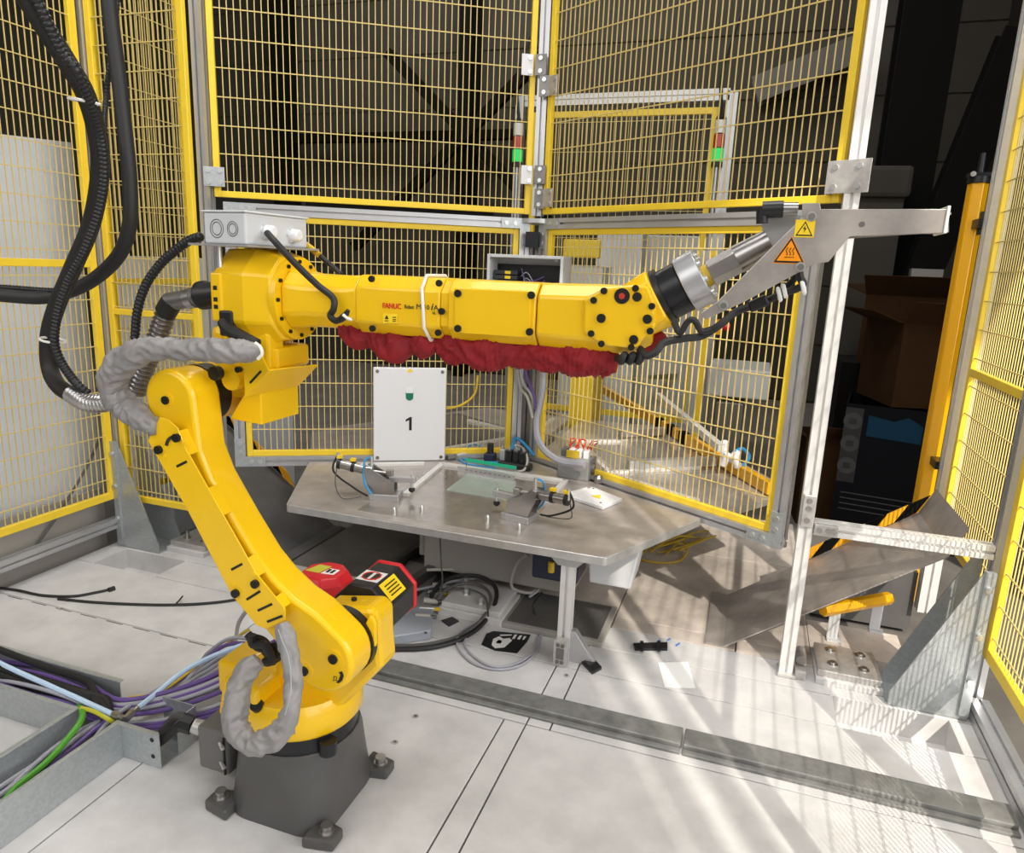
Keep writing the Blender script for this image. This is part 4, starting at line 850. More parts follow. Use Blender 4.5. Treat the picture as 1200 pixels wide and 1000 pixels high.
# wrist
MB().loft([octr(-.350, .060, .054, .022), octr(-.26, .060, .056, .022), octr(-.19, .058, .056, .024), octr(-.155, .050, .040, .02)]).build('wrist_body', 'robot_yellow', rb, 25, bevel=.004)
YW = RY-.068
wo = [(684, 351), (708, 337), (748, 334), (760, 336), (767, 354), (768, 384), (742, 409), (706, 405), (683, 390)]
wp = MB().prism([py(x, y, YW) for x, y in wo], (0, .02, 0)).build('wrist_cover', 'robot_yellow', rb, 0, bevel=.004)
for x, y, r in ((708, 341, .0055), (696, 352, .0055), (745, 338, .0055), (764, 359, .0055), (693, 391, .0055), (705, 403, .0055), (740, 407, .0055), (762, 388, .0055)): bolt(py(x, y, YW), Yn, r, .004, 'bolt_black', wp)
for x, y in ((705, 373), (747, 348), (743, 398), (759, 374)):
    q = py(x, y, YW); MB().cyl(q, q+Yn*.002, .012, seg=22).build('bolt_rim', 'robot_yellow', wp); bolt(q+Yn*.002, Yn, .0075, .003, 'bolt_black', wp)
q = py(729, 347, YW); MB().cyl(q, q+Yn*.002, .0125, seg=24).build('sight_glass', 'black_metal', wp); MB().cyl(q+Yn*.002, q+Yn*.0026, .005, seg=14).build('red_indicator', 'lens_red', wp)
uW = V((.853, 0, .522)); nW = V((-.522, 0, .853)); yW = V((0, 1, 0))
def WP(s_, n_, y_=0.): return J5+uW*s_+nW*n_+yW*y_
def wr_ring(s_, hy, hn, ch):
    a, b = hy-ch, hn-ch
    return [WP(s_, n_, y_) for y_, n_ in ((hy, b), (a, hn), (-a, hn), (-hy, b), (-hy, -b), (-a, -hn), (a, -hn), (hy, -b))]
wt = MB().loft([wr_ring(-.01, .048, .045, .015), wr_ring(.045, .052, .049, .016), wr_ring(.063, .052, .050, .018)]).build('wrist_tip', 'robot_yellow', rb, 25, bevel=.003)
MB().cyl(WP(.063, 0), WP(.072, 0), .049, seg=36).build('seal_ring', 'black_plastic', rb)
MB().cyl(WP(.072, 0), WP(.104, 0), .043, seg=36).build('tool_flange', 'black_metal', rb)
# lettering on the forearm
e1 = Xp; yb = YF-.0004
text('FANUC', .0135, py(448, 361, yb), Xp, Zv, 'ink_red', 'lettering', fa_, bold=True, width=.0375)
text('Robot', .0105, py(473.8, 361.7, yb), Xp, Zv, 'ink_black', 'lettering', fa_, width=.0185)
text('M', .013, py(487.3, 362.3, yb), Xp, Zv, 'ink_black', 'lettering', fa_, width=.0095)
text('-10', .0125, py(493.6, 362.7, yb), Xp, Zv, 'ink_black', 'lettering', fa_, width=.0155)
text('i', .017, py(504.6, 363.3, yb), Xp, Zv, 'ink_black', 'lettering', fa_, shear=.25, bold=True)
text('A', .013, py(508, 363.5, yb), Xp, Zv, 'ink_black', 'lettering', fa_, width=.0095)
text('6L', .0078, py(506.5, 368.3, yb), Xp, Zv, 'ink_black', 'lettering', fa_)
dc = decal([py(x, y, yb) for x, y in ((449, 378.5), (466, 379), (466, 368), (449, 367.5))], Yn, 'sticker_yellow', 'warning_sticker', fa_)
decal([py(x, y, yb-.0007) for x, y in ((451, 374), (455.5, 374), (453.3, 369.5))], Yn, 'ink_black', 'triangle_symbol', dc)
for x, y in ((451, 376.5), (460, 372.5), (460, 375), (460, 377)): decal([py(a, b, yb-.0007) for a, b in ((x, y), (x+4.2, y), (x+4.2, y-.9), (x, y-.9))], Yn, 'ink_black', 'printed_line', dc)
# cable tie round the forearm
X0 = py(494, 350, YF).x
tie = one(MB().tube([V((X0+.005*(1-(q.z-ZA)/.06), q.y, q.z)) for q in [V((X0, RY+(y-RY)*1.035, ZA+(z-ZA)*1.035)) for _, y, z in octr(X0, .0615, .0555, .022)]], .0032, 6, True), 'cable_tie', 'cable_tie', 'white cable tie round the yellow forearm', 'cable tie')
# ------------------------------------------------------------------ end effector
tl = thing('end_effector', 'steel tool with hazard stickers bolted to the robot wrist', 'tool', WP(.11, 0))
ad = MB().cyl(WP(.106, 0), WP(.140, 0), .0475, seg=40).build('adapter_disc', 'alu', tl, 40, bevel=.0015)
for k in range(8):
    a = k*math.pi/4+.2; q = WP(.140, .036*math.sin(a), .036*math.cos(a)); bolt(q, uW, .0045, .005, 'bolt_zinc', ad)
MB().cyl(WP(.138, -.003), WP(.152, -.003), .018, seg=20).build('sensor_collar', 'cable_yellow', tl)
MB().cyl(WP(.150, -.003), WP(.198, -.003), .0225, seg=6, ph=.5).build('hex_body', 'steel', tl, 20, bevel=.001)
MB().cyl(WP(.196, -.003), WP(.250, -.003), .0235, .0215, seg=30).build('steel_sleeve', 'steel', tl)
YT = RY-.062
pa = [(821, 367), (840, 354), (940, 255), (940, 238), (961, 238), (962, 245), (1111, 245), (1111, 273), (996, 277), (971, 307), (955, 309), (872, 354), (826, 375)]
pt = MB().prism([py(x, y, YT) for x, y in pa], (0, .004, 0)).build('side_plate', 'tool_steel', tl, 0, bevel=.001)
bar0, bar1 = py(958, 247, YT+.004), py(1111, 272, YT+.004)
MB().box(bar0.x, bar1.x, YT+.004, YT+.058, bar0.z-.003, bar0.z).build('bar_top', 'tool_steel', tl, 0)
MB().box(bar0.x+.05, bar1.x, YT+.004, YT+.058, bar1.z, bar1.z+.003).build('bar_bottom', 'tool_steel', tl, 0)
a, b = py(1110, 243, YT), py(1119, 274, YT); MB().box(a.x, a.x+.004, YT-.003, YT+.062, b.z, a.z+.002).build('end_plate', 'alu_bright', tl, 0, bevel=.001)
MB().prism([py(x, y, YT+.055) for x, y in ((892, 255), (940, 252), (960, 262), (905, 290), (893, 268))], (0, .004, 0)).build('rear_plate', 'alu', tl, 0)
MB().prism([py(x, y, YT+.06) for x, y in ((962, 250), (1112, 250), (1112, 272), (990, 280), (968, 307))], (0, .003, 0)).build('far_plate', 'tool_steel', tl, 0)
for x, y, r in ((951, 254, .0048), (938, 313, .0048), (848, 358, .0048)): q = py(x, y, YT); MB().cyl(q, q+Yn*.002, r*1.5, seg=16).build('washer', 'bolt_zinc', tl); bolt(q+Yn*.002, Yn, r, .005, 'steel', tl)
bolt(py(1010, 263, YT), Yn, .004, .001, 'steel_dark', tl)
pl_ = MB().cyl(py(893, 246, YT+.03), py(918, 245, YT+.03), .0125, seg=14).build('black_plug', 'black_plastic', tl); MB().cyl(py(918, 245, YT+.03), py(935, 245, YT+.03), .010, seg=14).build('plug_collar', 'steel', pl_)
MB().cyl(py(893, 246, YT+.03), py(893, 262, YT+.03), .009, seg=10).build('plug_elbow', 'black_plastic', pl_)
def tri(c, w, h, m, nm, par, off): 
    return decal([c+Xp*(-w/2)+Zv*(-h/2)+Yn*off, c+Xp*(w/2)+Zv*(-h/2)+Yn*off, c+Zv*(h/2)+Yn*off], Yn, m, nm, par, .0003)
c = py(943, 268, YT)+Yn*.0003; sq = decal([c+Xp*a*.0135+Zv*b*.0125 for a, b in ((-1, -1), (1, -1), (1, 1), (-1, 1))], Yn, 'sticker_yellow', 'high_voltage_sticker', tl, .0004)
tri(c, .024, .021, 'ink_black', 'triangle_border', sq, .0004); tri(c-Zv*.0006, .0185, .0160, 'sticker_yellow', 'triangle_field', sq, .0008)
decal([c+Xp*x*.001+Zv*y*.001+Yn*.0012 for x, y in ((.8, 5), (-2.2, -.5), (.1, -.5), (-.8, -6.5), (2.4, .8), (.2, .8))], Yn, 'ink_black', 'lightning_bolt', sq, .0003)
c = py(926, 293, YT)+Yn*.0003; hs_ = tri(c, .046, .040, 'sticker_orange', 'hot_surface_sticker', tl, 0)
tri(c-Zv*.0003, .043, .037, 'ink_black', 'triangle_border', hs_, .0004); tri(c-Zv*.0012, .035, .0295, 'sticker_orange', 'triangle_field', hs_, .0008)
for k in (-1, 0, 1):
    MB().tube([c+Xp*(k*.0045+.0011*math.sin(j*1.1))+Zv*(-.008+j*.0016)+Yn*.0013 for j in range(8)], .0006, 4).build('heat_wave', 'ink_black', hs_)
decal([c+Xp*a*.007+Zv*(-.0108+b*.0005)+Yn*.0012 for a, b in ((-1, -1), (1, -1), (1, 1), (-1, 1))], Yn, 'ink_black', 'heat_line', hs_, .0003)
cn = MB().prism([py(x, y, RY-.03) for x, y in ((875, 355), (897, 345), (903, 357), (880, 367))], (0, .03, 0)).build('cable_connector', 'black_plastic', tl, 0, bevel=.003)
MB().cyl(py(900, 352, RY-.015), py(911, 347, RY-.015), .006, seg=10).build('cable_boot', 'black_plastic', cn)
# ------------------------------------------------------------------ hoses of the robot
def pyl(l, Y=None): return [py(a[0], a[1], a[2] if len(a) > 2 else Y) for a in l]
def corr(pts, r, name, m, label, pitch=.010, amp=.16, group=None, seg=12, parent=None, k=14):
    pts = spline(pts, k)
    L = [0]
    for i in range(1, len(pts)): L.append(L[-1]+(pts[i]-pts[i-1]).length)
    n = int(L[-1]/pitch)*4; out = []; j = 0
    for i in range(n+1):
        d = L[-1]*i/n
        while j < len(L)-2 and L[j+1] < d: j += 1
        out.append(pts[j].lerp(pts[j+1], (d-L[j])/max(1e-9, L[j+1]-L[j])))
    mb = MB().tube(out, 1.0, seg)
    rr = [r*(1-amp), r*(1-amp*.3), r, r*(1-amp*.3)]
    for i in range(n+1):
        c = out[i]
        for q in range(seg): v = mb.v[i*seg+q]; mb.v[i*seg+q] = c+(v-c)*rr[i % 4]
    if parent: return mb.build(name, m, parent, 60)
    return one(mb, name, m, label, 'hose', group, 60)
def sleeve(ctrl, name, m, label, seed, crease=.16, fine=0., fine0=0., seg=36, k=16, cat='cable sleeve', S_=.00152):
    "cloth tube: control points (x, y, Y, radius in photo pixels), creased with ridged noise"
    pts = spline([py(a, b, c) for a, b, c, _ in ctrl], k); rad = [q.x for q in spline([V((c[3]*S_, 0, 0)) for c in ctrl], k)]
    mb = MB().tube(pts, 1.0, seg); n = len(pts); d = 0.
    for i in range(n):
        if i: d += (pts[i]-pts[i-1]).length
        t = i/(n-1)
        for q in range(seg):
            v = mb.v[i*seg+q]-pts[i]; w = pts[i]+v*rad[i]+V((seed*3.1, seed, 0))
            th = 2*math.pi*q/seg; n1 = noise.noise(w*20); u_ = d*1.0
            c1 = V((u_*30+.9*math.sin(th+seed), .75*math.cos(th), .75*math.sin(th)+seed*5)); c2 = V((u_*52+1.6*math.sin(th*1+2*seed), 1.3*math.cos(th), 1.3*math.sin(th)-seed*3))
            n2 = 1-3.0*abs(noise.noise(c1+V((n1*.6, 0, 0)))); n3 = 1-3.0*abs(noise.noise(c2))
            f = 1+crease*(.25*n1+.62*n2+.42*n3)-crease*.42
            if fine and t > fine0: f += fine*min(1, (t-fine0)*12)*(math.sin(d*2*math.pi/.0085+2.5*n1+1.2*math.sin(q*2*math.pi/seg))*.6+.5*n3)
            mb.v[i*seg+q] = pts[i]+v*(rad[i]*f)
    return one(mb, name, m, label, cat, None, 80)
YH = 1.24
blk = [(10, -40, 1.0), (45, 20, 1.05), (78, 72, 1.1), (102, 115, 1.15), (116, 170, 1.2), (116, 215, 1.22), (106, 265, 1.24), (85, 315, 1.24), (66, 360, 1.24), (57, 395, 1.24), (58, 430, 1.24), (68, 452, 1.22), (86, 464, 1.20)]
one(MB().tube(spline(pyl(blk), 10), .0185, 14), 'hose_bundle', 'black_rubber', 'thick smooth black hose hanging in a long arc at far left', 'hose')
thn = [(20, -45, 1.0), (48, 10, 1.03), (70, 56, 1.06), (90, 84, 1.08), (105, 118, 1.12), (118, 160, 1.17), (122, 205, 1.19), (115, 250, 1.2), (98, 296, 1.2), (80, 330, 1.2), (68, 365, 1.2), (64, 400, 1.2), (72, 425, 1.2), (90, 450, 1.19), (104, 462, 1.2)]
corr(pyl(thn), .0105, 'corrugated_hose', 'black_plastic', 'ribbed black hose tied along the thick black hose at far left', .009, .2)
h2 = [(122, -45, 1.34), (131, 30, 1.34), (139, 90, 1.34), (146, 150, 1.34), (152, 210, 1.34), (152, 262, 1.34), (140, 298, 1.34), (112, 326, 1.34), (80, 342, 1.33), (45, 349, 1.3), (-10, 345, 1.25)]
one(MB().tube(spline(pyl(h2), 10), .0165, 14), 'hose_bundle', 'black_rubber', 'smooth black hose bending to the left in front of the left mesh', 'hose')
corr(pyl([(-10, 336, 1.28), (30, 339, 1.3), (62, 341, 1.31), (78, 338, 1.31)]), .008, 'corrugated_hose', 'black_plastic', 'ribbed black hose lying on the bend of the smooth hose', .009, .2)
corr(pyl([(140, -40, 1.36), (135, 30, 1.36), (128, 80, 1.36), (124, 120, 1.36), (121, 165, 1.3), (118, 200, 1.24)]), .0065, 'corrugated_hose', 'black_plastic', 'thin ribbed black hose in front of the left post', .008, .2)
for (x, y, Y, l) in ((97, 119, 1.13, 'upper'), (60, 399, 1.22, 'lower')):
    c = py(x+ (2 if l == 'upper' else 2), y, Y); a, b = (V((1, 0, -.15)), V((0, 1, 0)))
    pts = [c+a.normalized()*(.030*math.cos(k*math.pi/8))+b*(.024*math.sin(k*math.pi/8)) for k in range(16)]
    one(MB().tube(pts, .003, 6, True), 'cable_tie', 'cable_tie', 'white cable tie round the two black hoses, %s one' % l, 'cable tie', 'ties on the black hoses')
# metal spring hose, union and connector
corr(pyl([(83, 461, 1.20), (100, 471, 1.19), (118, 473, 1.19), (132, 470, 1.19)]), .0215, 'spring_hose', 'steel', 'steel spring hose joining the black hose to the grey sleeve', .0105, .36, seg=16)
corr(pyl([(158, 462, 1.21), (170, 430, 1.215), (183, 400, 1.22), (194, 368, 1.22)]), .0225, 'spring_hose', 'steel', 'steel spring hose rising behind the grey sleeve', .0105, .36, seg=16)
th = thing('swivel_connector', 'grey swivel hose connector at the rear of the forearm', 'connector', py(220, 352, RY))
a, b, c_, d_ = py(194, 366, RY), py(200, 354, RY), py(238, 347, RY), py(256, 345, RY)
MB().cyl(a, b+V((.004, 0, .002)), .0225, .022, seg=20).build('hose_end', 'black_plastic', th)
MB().cyl(b+V((-.005, 0, 0)), c_, .0195, seg=20).build('grey_body', 'steel_dark', th)
MB().cyl(b.lerp(c_, .55), b.lerp(c_, .75), .0215, seg=20).build('grey_collar', 'steel', th)
MB().lathe(c_+V((-.01, 0, 0)), d_-c_, [(0, .024), (.006, .030), (.020, .030), (.026, .026), (.12, .026)], 22).build('black_union', 'black_plastic', th)
# grey cloth sleeves
g1 = [(303, 413, 1.06, 6), (296, 412, 1.06, 11), (284, 412, 1.055, 13.5), (268, 411, 1.05, 14.5), (249, 410, 1.05, 14.5), (222, 410, 1.045, 13), (196, 409, 1.045, 14), (170, 411, 1.045, 15.5), (150, 420, 1.045, 17.5), (136, 434, 1.05, 17.5), (131, 448, 1.055, 17), (135, 462, 1.06, 17), (146, 476, 1.06, 18), (158, 486, 1.055, 17.5), (170, 495, 1.05, 15), (183, 501, 1.045, 10)]
sleeve(g1, 'cloth_sleeve', 'sleeve_grey', 'grey cloth cable sleeve looping behind the robot shoulder', 1, .27)
g2 = [(331, 731, 1.035, 9), (336, 750, 1.025, 12.5), (341, 775, 1.01, 11.5), (344, 800, 1.0, 11.5), (341, 830, .985, 13), (333, 852, .98, 15), (318, 867, .975, 16), (300, 872, .975, 16), (284, 863, .98, 15.5), (276, 846, .99, 16.5), (277, 826, 1.0, 17), (281, 803, 1.02, 15.5), (291, 785, 1.04, 15.5), (303, 774, 1.055, 11)]
sleeve(g2, 'cloth_sleeve', 'sleeve_grey', 'grey cloth cable sleeve hanging in a loop before the robot base', 2, .26, S_=.00145)
sm_ = one(MB().tube(spline(pyl([(326, 738, 1.012), (331, 752, 1.002), (338, 770, .99), (341, 795, .98), (340, 815, .968), (334, 838, .957)]), 8), .0011, 5), 'sleeve_seam', 'cable_grey', 'pale seam thread along the hanging grey sleeve', 'seam')
for i, (l, lab) in enumerate(((((299, 402), (305, 407), (307, 415), (302, 421)), 'white zip tie closing the upper grey sleeve'),)):
    one(MB().tube(spline(pyl(l, 1.04), 5), .003, 6), 'cable_tie', 'cable_tie', lab, 'cable tie')
# black cables entering the elbow
sleeve([(260, 376, 1.12, 6), (266, 385, 1.118, 8), (276, 391, 1.115, 8.5), (290, 398, 1.11, 7.5), (303, 402, 1.11, 5)], 'elbow_cable', 'black_rubber', 'thick black cable curving into the elbow', 5, .05, cat='cable')
q = py(260, 376, 1.12); one(MB().obox(q+V((-.008, 0, -.03)), (.030, 0, 0), (0, .05, 0), (0, 0, .05)), 'plug_block', 'black_plastic', 'black square plug on the robot elbow', 'plug', None, 0, .004)
# tangle of black cables behind the lower sleeve
for k in range(6):
    random.seed(30+k); l = [(296+random.uniform(-6, 4), 744+random.uniform(-2, 6)), (304+random.uniform(-8, 8), 754+random.uniform(-5, 5)), (316+random.uniform(-8, 8), 760+random.uniform(-6, 6)), (322+random.uniform(-8, 4), 772+random.uniform(-6, 6)), (310, 776)]
    one(MB().tube(spline(pyl(l, 1.10+k*.006), 6), .0085, 8), 'bundled_cable', 'black_rubber', 'black cable in the knot behind the lower grey sleeve', 'cable', 'black cable knot')
# red sleeve under the forearm
r1 = [(x, y, 1.20, r) for x, y, r in ((401, 369, 6), (405, 378, 12), (413, 388, 17), (425, 393, 18), (437, 392, 14), (448, 399, 19), (461, 404, 22), (474, 404, 20), (484, 403, 13), (493, 403, 17), (503, 403, 17), (514, 401, 11), (527, 405, 19), (550, 410, 20.5), (575, 413, 21), (592, 413, 17), (615, 415, 16.5), (640, 417, 20), (660, 418, 19), (680, 419, 21), (702, 421, 19), (716, 424, 17), (723, 425, 11))]
sleeve(r1, 'red_sleeve', 'sleeve_red', 'red cloth cable sleeve strapped under the yellow forearm', 3, .26, .07, .42, 44, 12)
sleeve([(738, 412, 1.20, 8), (752, 406, 1.2, 11), (766, 402, 1.2, 11), (778, 392, 1.2, 8)], 'red_sleeve', 'sleeve_red', 'short red cloth sleeve under the robot wrist', 4, .15)
one(MB().tube(spline(pyl([(399, 372), (405, 367), (408, 364), (405, 372), (400, 376)], 1.13), 5), .0035, 6), 'cable_tie', 'black_plastic', 'black tie closing the left end of the red sleeve', 'cable tie')
one(MB().tube(spline(pyl([(402, 369), (407, 373), (412, 375)], 1.125), 4), .0028, 6), 'cable_tie', 'cable_tie', 'white tie end on the left end of the red sleeve', 'cable tie')
# black cables from the junction box
def jc(l, r, m, lab, seg=8, Y=None): return one(MB().tube(spline(pyl(l, Y), 8), r, seg), 'sensor_cable', m, lab, 'cable')
jc([(313, 273, 1.13), (322, 283, 1.12), (345, 308, 1.13), (372, 334, 1.145), (390, 349, 1.148), (391, 362, 1.146), (387, 370, 1.146), (393, 376, 1.14), (400, 374, 1.135)], .0062, 'black_rubber', 'black cable falling from the junction box across the forearm')
jc([(342, 275, 1.28), (356, 285, 1.29), (375, 300, 1.29), (400, 322, 1.27)], .0052, 'black_rubber', 'thin black cable with yellow marker behind the junction box')
jc([(356, 285, 1.284), (365, 291.5, 1.284), (374, 299, 1.284)], .0065, 'cable_yellow', 'yellow marker sleeve on the thin black cable')
corr(pyl([(236, 277, 1.25), (222, 282, 1.25), (205, 294, 1.25), (186, 312, 1.25), (170, 336, 1.25), (161, 365, 1.25), (158, 398, 1.25)]), .0105, 'corrugated_hose', 'black_plastic', 'ribbed black hose dropping from the left of the junction box', .009, .2)
# coiled cable below the wrist and to the tool
l = [(722, 421, 1.17)]+[(725+k*3.4, 420+4.5*math.sin(k*2.1), 1.16+.012*math.cos(k*2.1)) for k in range(9)]+[(750, 409, 1.16), (757, 417, 1.15), (768, 413, 1.15), (778, 402, 1.16), (800, 397, 1.17), (822, 394, 1.18), (842, 382, 1.18), (862, 366, 1.19), (878, 360, 1.19)]
jc(l, .0062, 'black_rubber', 'curly black cable running under the wrist to the tool')
jc([(790, 378, 1.17), (797, 390, 1.16), (806, 377, 1.16), (814, 376, 1.16), (822, 388, 1.17), (834, 386, 1.17)], .0052, 'black_rubber', 'small looped black cable below the tool flange')
jc([(905, 350, 1.19), (916, 344, 1.19), (930, 340, 1.19), (941, 334, 1.18), (938, 326, 1.18), (936, 316, 1.18)], .0058, 'black_rubber', 'black cable looping up behind the tool plate', 8)
jc([(911, 345, 1.2), (925, 333, 1.2), (932, 325, 1.2), (930, 318, 1.2)], .005, 'black_rubber', 'thin black cable beside the loop behind the tool plate')
for x, y, Y, lab in ((913, 345, 1.19, 'left'), (919, 341, 1.19, 'middle'), (941, 337, 1.18, 'right')):
    c = py(x, y, Y); one(MB().tube([c+V((.3, 0, -.9)).normalized()*(.009*math.cos(k*math.pi/6))+V((0, .009*math.sin(k*math.pi/6), 0)) for k in range(12)], .0034, 6, True), 'cable_tie', 'sticker_white', 'white cable tie on the tool cable, %s one' % lab, 'cable tie', 'ties on the tool cable')
# junction box on top of the robot
jb = thing('junction_box', 'pale grey plastic junction box on top of the robot', 'junction box', (-.98, 1.2, 1.243))
ang = -6*D2R; ja = V((-math.sin(ang), math.cos(ang), 0)); jl = V((-math.cos(ang), -math.sin(ang), 0))
cn0 = py(288.5, 286.5, 1.10); zb = cn0.z
jw, jd, jh = .104, .165, .056
MB().obox(cn0, jl*jw, ja*jd, Zv*jh).build('body', 'grey_plastic', jb, 0, bevel=.004)
MB().obox(cn0+Zv*jh-jl*.003-ja*.003, jl*(jw+.006), ja*(jd+.006), Zv*.004).build('lid', 'grey_plastic', jb, 0, bevel=.002)
nrm_l = -ja; nrm_r = -jl
for t, r in ((.68, .0165), (.30, .013)):
    c = cn0+jl*jw*t+Zv*jh*.48
    for rr in (r, r*.7): MB().tube([c+nrm_l*.0004+jl*(rr*math.cos(k*math.pi/12))+Zv*(rr*math.sin(k*math.pi/12)) for k in range(24)], .0009, 4, True).build('knockout_ring', 'box_grey', jb)
for t, z in ((.30, .45), (.72, .40)):
    c = cn0+ja*jd*t+Zv*jh*z; gl = MB().lathe(c, nrm_r, [(0, .0145), (.004, .0145), (.004, .013), (.018, .012), (.022, .008)], 10).build('cable_gland', 'white_plastic', jb); 
    MB().cyl(c+nrm_r*.002, c+nrm_r*.006, .0155, seg=6).build('gland_nut', 'grey_plastic', gl, 0)
MB().obox(cn0+Zv*-.0045+jl*(jw+.03)-ja*.012, jl*-(jw+.045), ja*(jd+.03), Zv*.004).build('mounting_plate', 'alu', jb, 0)
for o_ in (jl*.10+ja*.03, jl*.03+ja*.12): MB().cyl(cn0+o_+Zv*-.06, cn0+o_+Zv*-.004, .006, seg=10).build('standoff', 'bolt_zinc', jb)
# ------------------------------------------------------------------ cable trays bottom left
def traybar(mbs, label, c, name='cable_tray'):
    t = thing(name, label, 'cable tray', c, 'galvanised cable trays')
    for nm, b in mbs: b.build(nm, 'galv', t, 0, bevel=.0012)
    return t
h = .10; t_ = .003
traybar([('wall', MB().box(-2.6, -1.494, 1.268, 1.271, .0, h)), ('flange', MB().box(-2.6, -1.494, 1.271, 1.283, h-t_, h)), ('wall', MB().box(-2.6, -1.497, 1.148, 1.151, .0, h)), ('flange', MB().box(-2.6, -1.497, 1.136, 1.148, h-t_, h)), ('bottom', MB().box(-2.6, -1.497, 1.151, 1.268, .0, .003))], 'galvanised cable tray running left along the floor', (-2.0, 1.2, 0))
traybar([('wall', MB().box(-1.497, -1.494, .3, 1.151, 0, h)), ('flange', MB().box(-1.509, -1.497, .3, 1.136, h-t_, h)), ('wall', MB().box(-1.361, -1.358, .3, 1.148, 0, h)), ('flange', MB().box(-1.370, -1.361, .3, 1.148, h-t_, h)), ('bottom', MB().box(-1.494, -1.361, .3, 1.148, .0, .003)), ('end_wall', MB().box(-1.358, -1.240, 1.145, 1.148, 0, h)), ('end_flange', MB().box(-1.358, -1.24, 1.135, 1.145, h-t_, h)), ('hole', MB().cyl((-1.262, 1.144, .075), (-1.262, 1.1455, .075), .006, seg=12)), ('hole', MB().cyl((-1.262, 1.144, .03), (-1.262, 1.1455, .03), .006, seg=12))], 'galvanised cable tray coming towards the camera at lower left', (-1.43, .8, 0))
for o in bpy.data.objects:
    if o.name.startswith('hole') and o.parent: o.data.materials.clear(); o.data.materials.append(MATS['ink_black'])
traybar([('plate', MB().box(-1.344, -1.238, 1.262, 1.265, 0, h)), ('flange', MB().box(-1.241, -1.238, 1.20, 1.262, 0, h))], 'small galvanised end plate beside the robot connector box', (-1.29, 1.26, 0), 'tray_end_plate')
MBs = MB().box(-1.36, -1.24, 1.148, 1.262, .0, .003).build('tray_floor', 'galv', None, 0); tag(MBs, 'galvanised floor sheet of the tray junction by the connector box', 'cable tray')
# cables: from tray left, through the junction, to the robot rear
def mixed(l): return [pz(a, b, c) for a, b, c in l]
cols = [('purple', .006), ('purple', .006), ('cable_grey', .0055), ('black_rubber', .011), ('black_rubber', .010), ('purple', .006), ('black_rubber', .011), ('cable_grey', .006), ('purple', .0055), ('cable_grey', .006), ('black_rubber', .009), ('purple', .006)]
cn = {'purple': 'purple', 'cable_grey': 'grey', 'black_rubber': 'thick black'}
for i, (m_, r) in enumerate(cols):
    random.seed(60+i); y0 = 1.162+i*.0088
    pts = [V((-2.55, y0, .045+.02*(i % 3))), V((-2.1, y0+.004, .05+.02*((i+1) % 3))), V((-1.75, y0, .06+.014*(i % 3))), V((-1.56, y0-.002*i, .07+.012*(i % 3)))]
    if m_ == 'black_rubber': pts = [V((q.x, q.y, q.z+.025)) for q in pts]+[V((-1.47, 1.215-.004*i, .095)), V((-1.43+.003*i, 1.15, .07)), V((-1.435+.003*i, 1.06, .03)), V((-1.43, .8, .03)), V((-1.43, .35, .03))]
    else: pts += [V((-1.42, 1.19+.003*i, .04+.005*i)), V((-1.28, 1.24+.01*i, .05+.006*i)), V((-1.12, 1.34+.012*i, .10+.01*i)), V((-.98, 1.37, .26))]
    one(MB().tube(spline(pts, 8), r, 8), 'tray_cable', m_, '%s cable running in the left cable tray' % cn[m_], 'cable', '%s cables in the left tray' % cn[m_])
for i in range(10):
    m_ = ('cable_grey', 'cable_grey', 'cable_grey', 'purple', 'cable_grey')[i % 5]; x0 = -1.482+i*.0072
    pts = [V((x0, .35, .02+.014*(i % 3))), V((x0+.003, .8, .02+.014*((i+1) % 3))), V((x0, 1.05, .03+.014*(i % 3))), V((x0+.012, 1.165+.002*i, .05+.004*i))]
    pts += [pz(188+4*i, 832-5*i, .045+.006*(i % 3)), pz(228+2*i, 822-6.5*i, .06+.012*i*.6), pz(262+2*i, 806-6.5*i, .08+.013*i), V((-.97, 1.36, .25))]
    one(MB().tube(spline(pts, 8), .0058, 8), 'tray_cable', m_, '%s cable bending from the near tray to the robot' % cn[m_], 'cable', '%s cables in the near tray' % cn[m_])
fcab(((20-25, 775, .11), (20, 787, .11), (70, 809, .105), (120, 832, .10), (134, 838, .10)), .007, 'hose_blue', 'pale blue air hose ending at a brass fitting in the tray', None, 'air_hose')
fcab(((160, 831, .10), (185, 811, .10), (215, 787, .12), (250, 769, .16), (285, 756, .2)), .007, 'hose_blue', 'pale blue air hose rising to the robot from the tray', None, 'air_hose')
for a, b, l in (((133, 837), (146, 842), 'brass hose fitting at the end of the left pale blue hose'), ((147, 843), (161, 830), 'brass hose fitting at the start of the right pale blue hose')):
    t = thing('hose_fitting', l, 'fitting', pz(*a, .10)); p0, p1 = pz(*a, .10), pz(*b, .10); MB().cyl(p0, p0.lerp(p1, .6), .0095, seg=6).build('hex_nut', 'steel', t, 0); MB().cyl(p0.lerp(p1, .5), p1, .0075, seg=12).build('barrel', 'steel', t)
fcab(((0, 945, .05), (20, 922, .06), (55, 893, .075), (80, 865, .09), (95, 845, .105), (96, 833, .10), (90, 826, .07)), .0075, 'green', 'bright green cable bending over the tray edge', None, 'cable')
fcab(((95, 830, .105), (110, 834, .105), (125, 842, .10), (135, 848, .08)), .0055, 'greenyellow', 'yellow and green striped earth wire across the tray', None, 'cable')
fcab(((150, 818, .06), (185, 812, .06), (215, 793, .08), (250, 765, .12), (292, 738, .2)), .004, 'cable_yellow', 'thin yellow green earth wire running up to the robot', None, 'cable')
fcab(((289, 715, .30), (280, 730, .2), (277, 745, .08), (275, 760, .02)), .006, 'cable_pale', 'pale cable hanging behind the lower arm', None, 'cable')
t = thing('cable_plug', 'dark plug cable between the tray and the robot connector box', 'cable', pz(215, 860, .1))
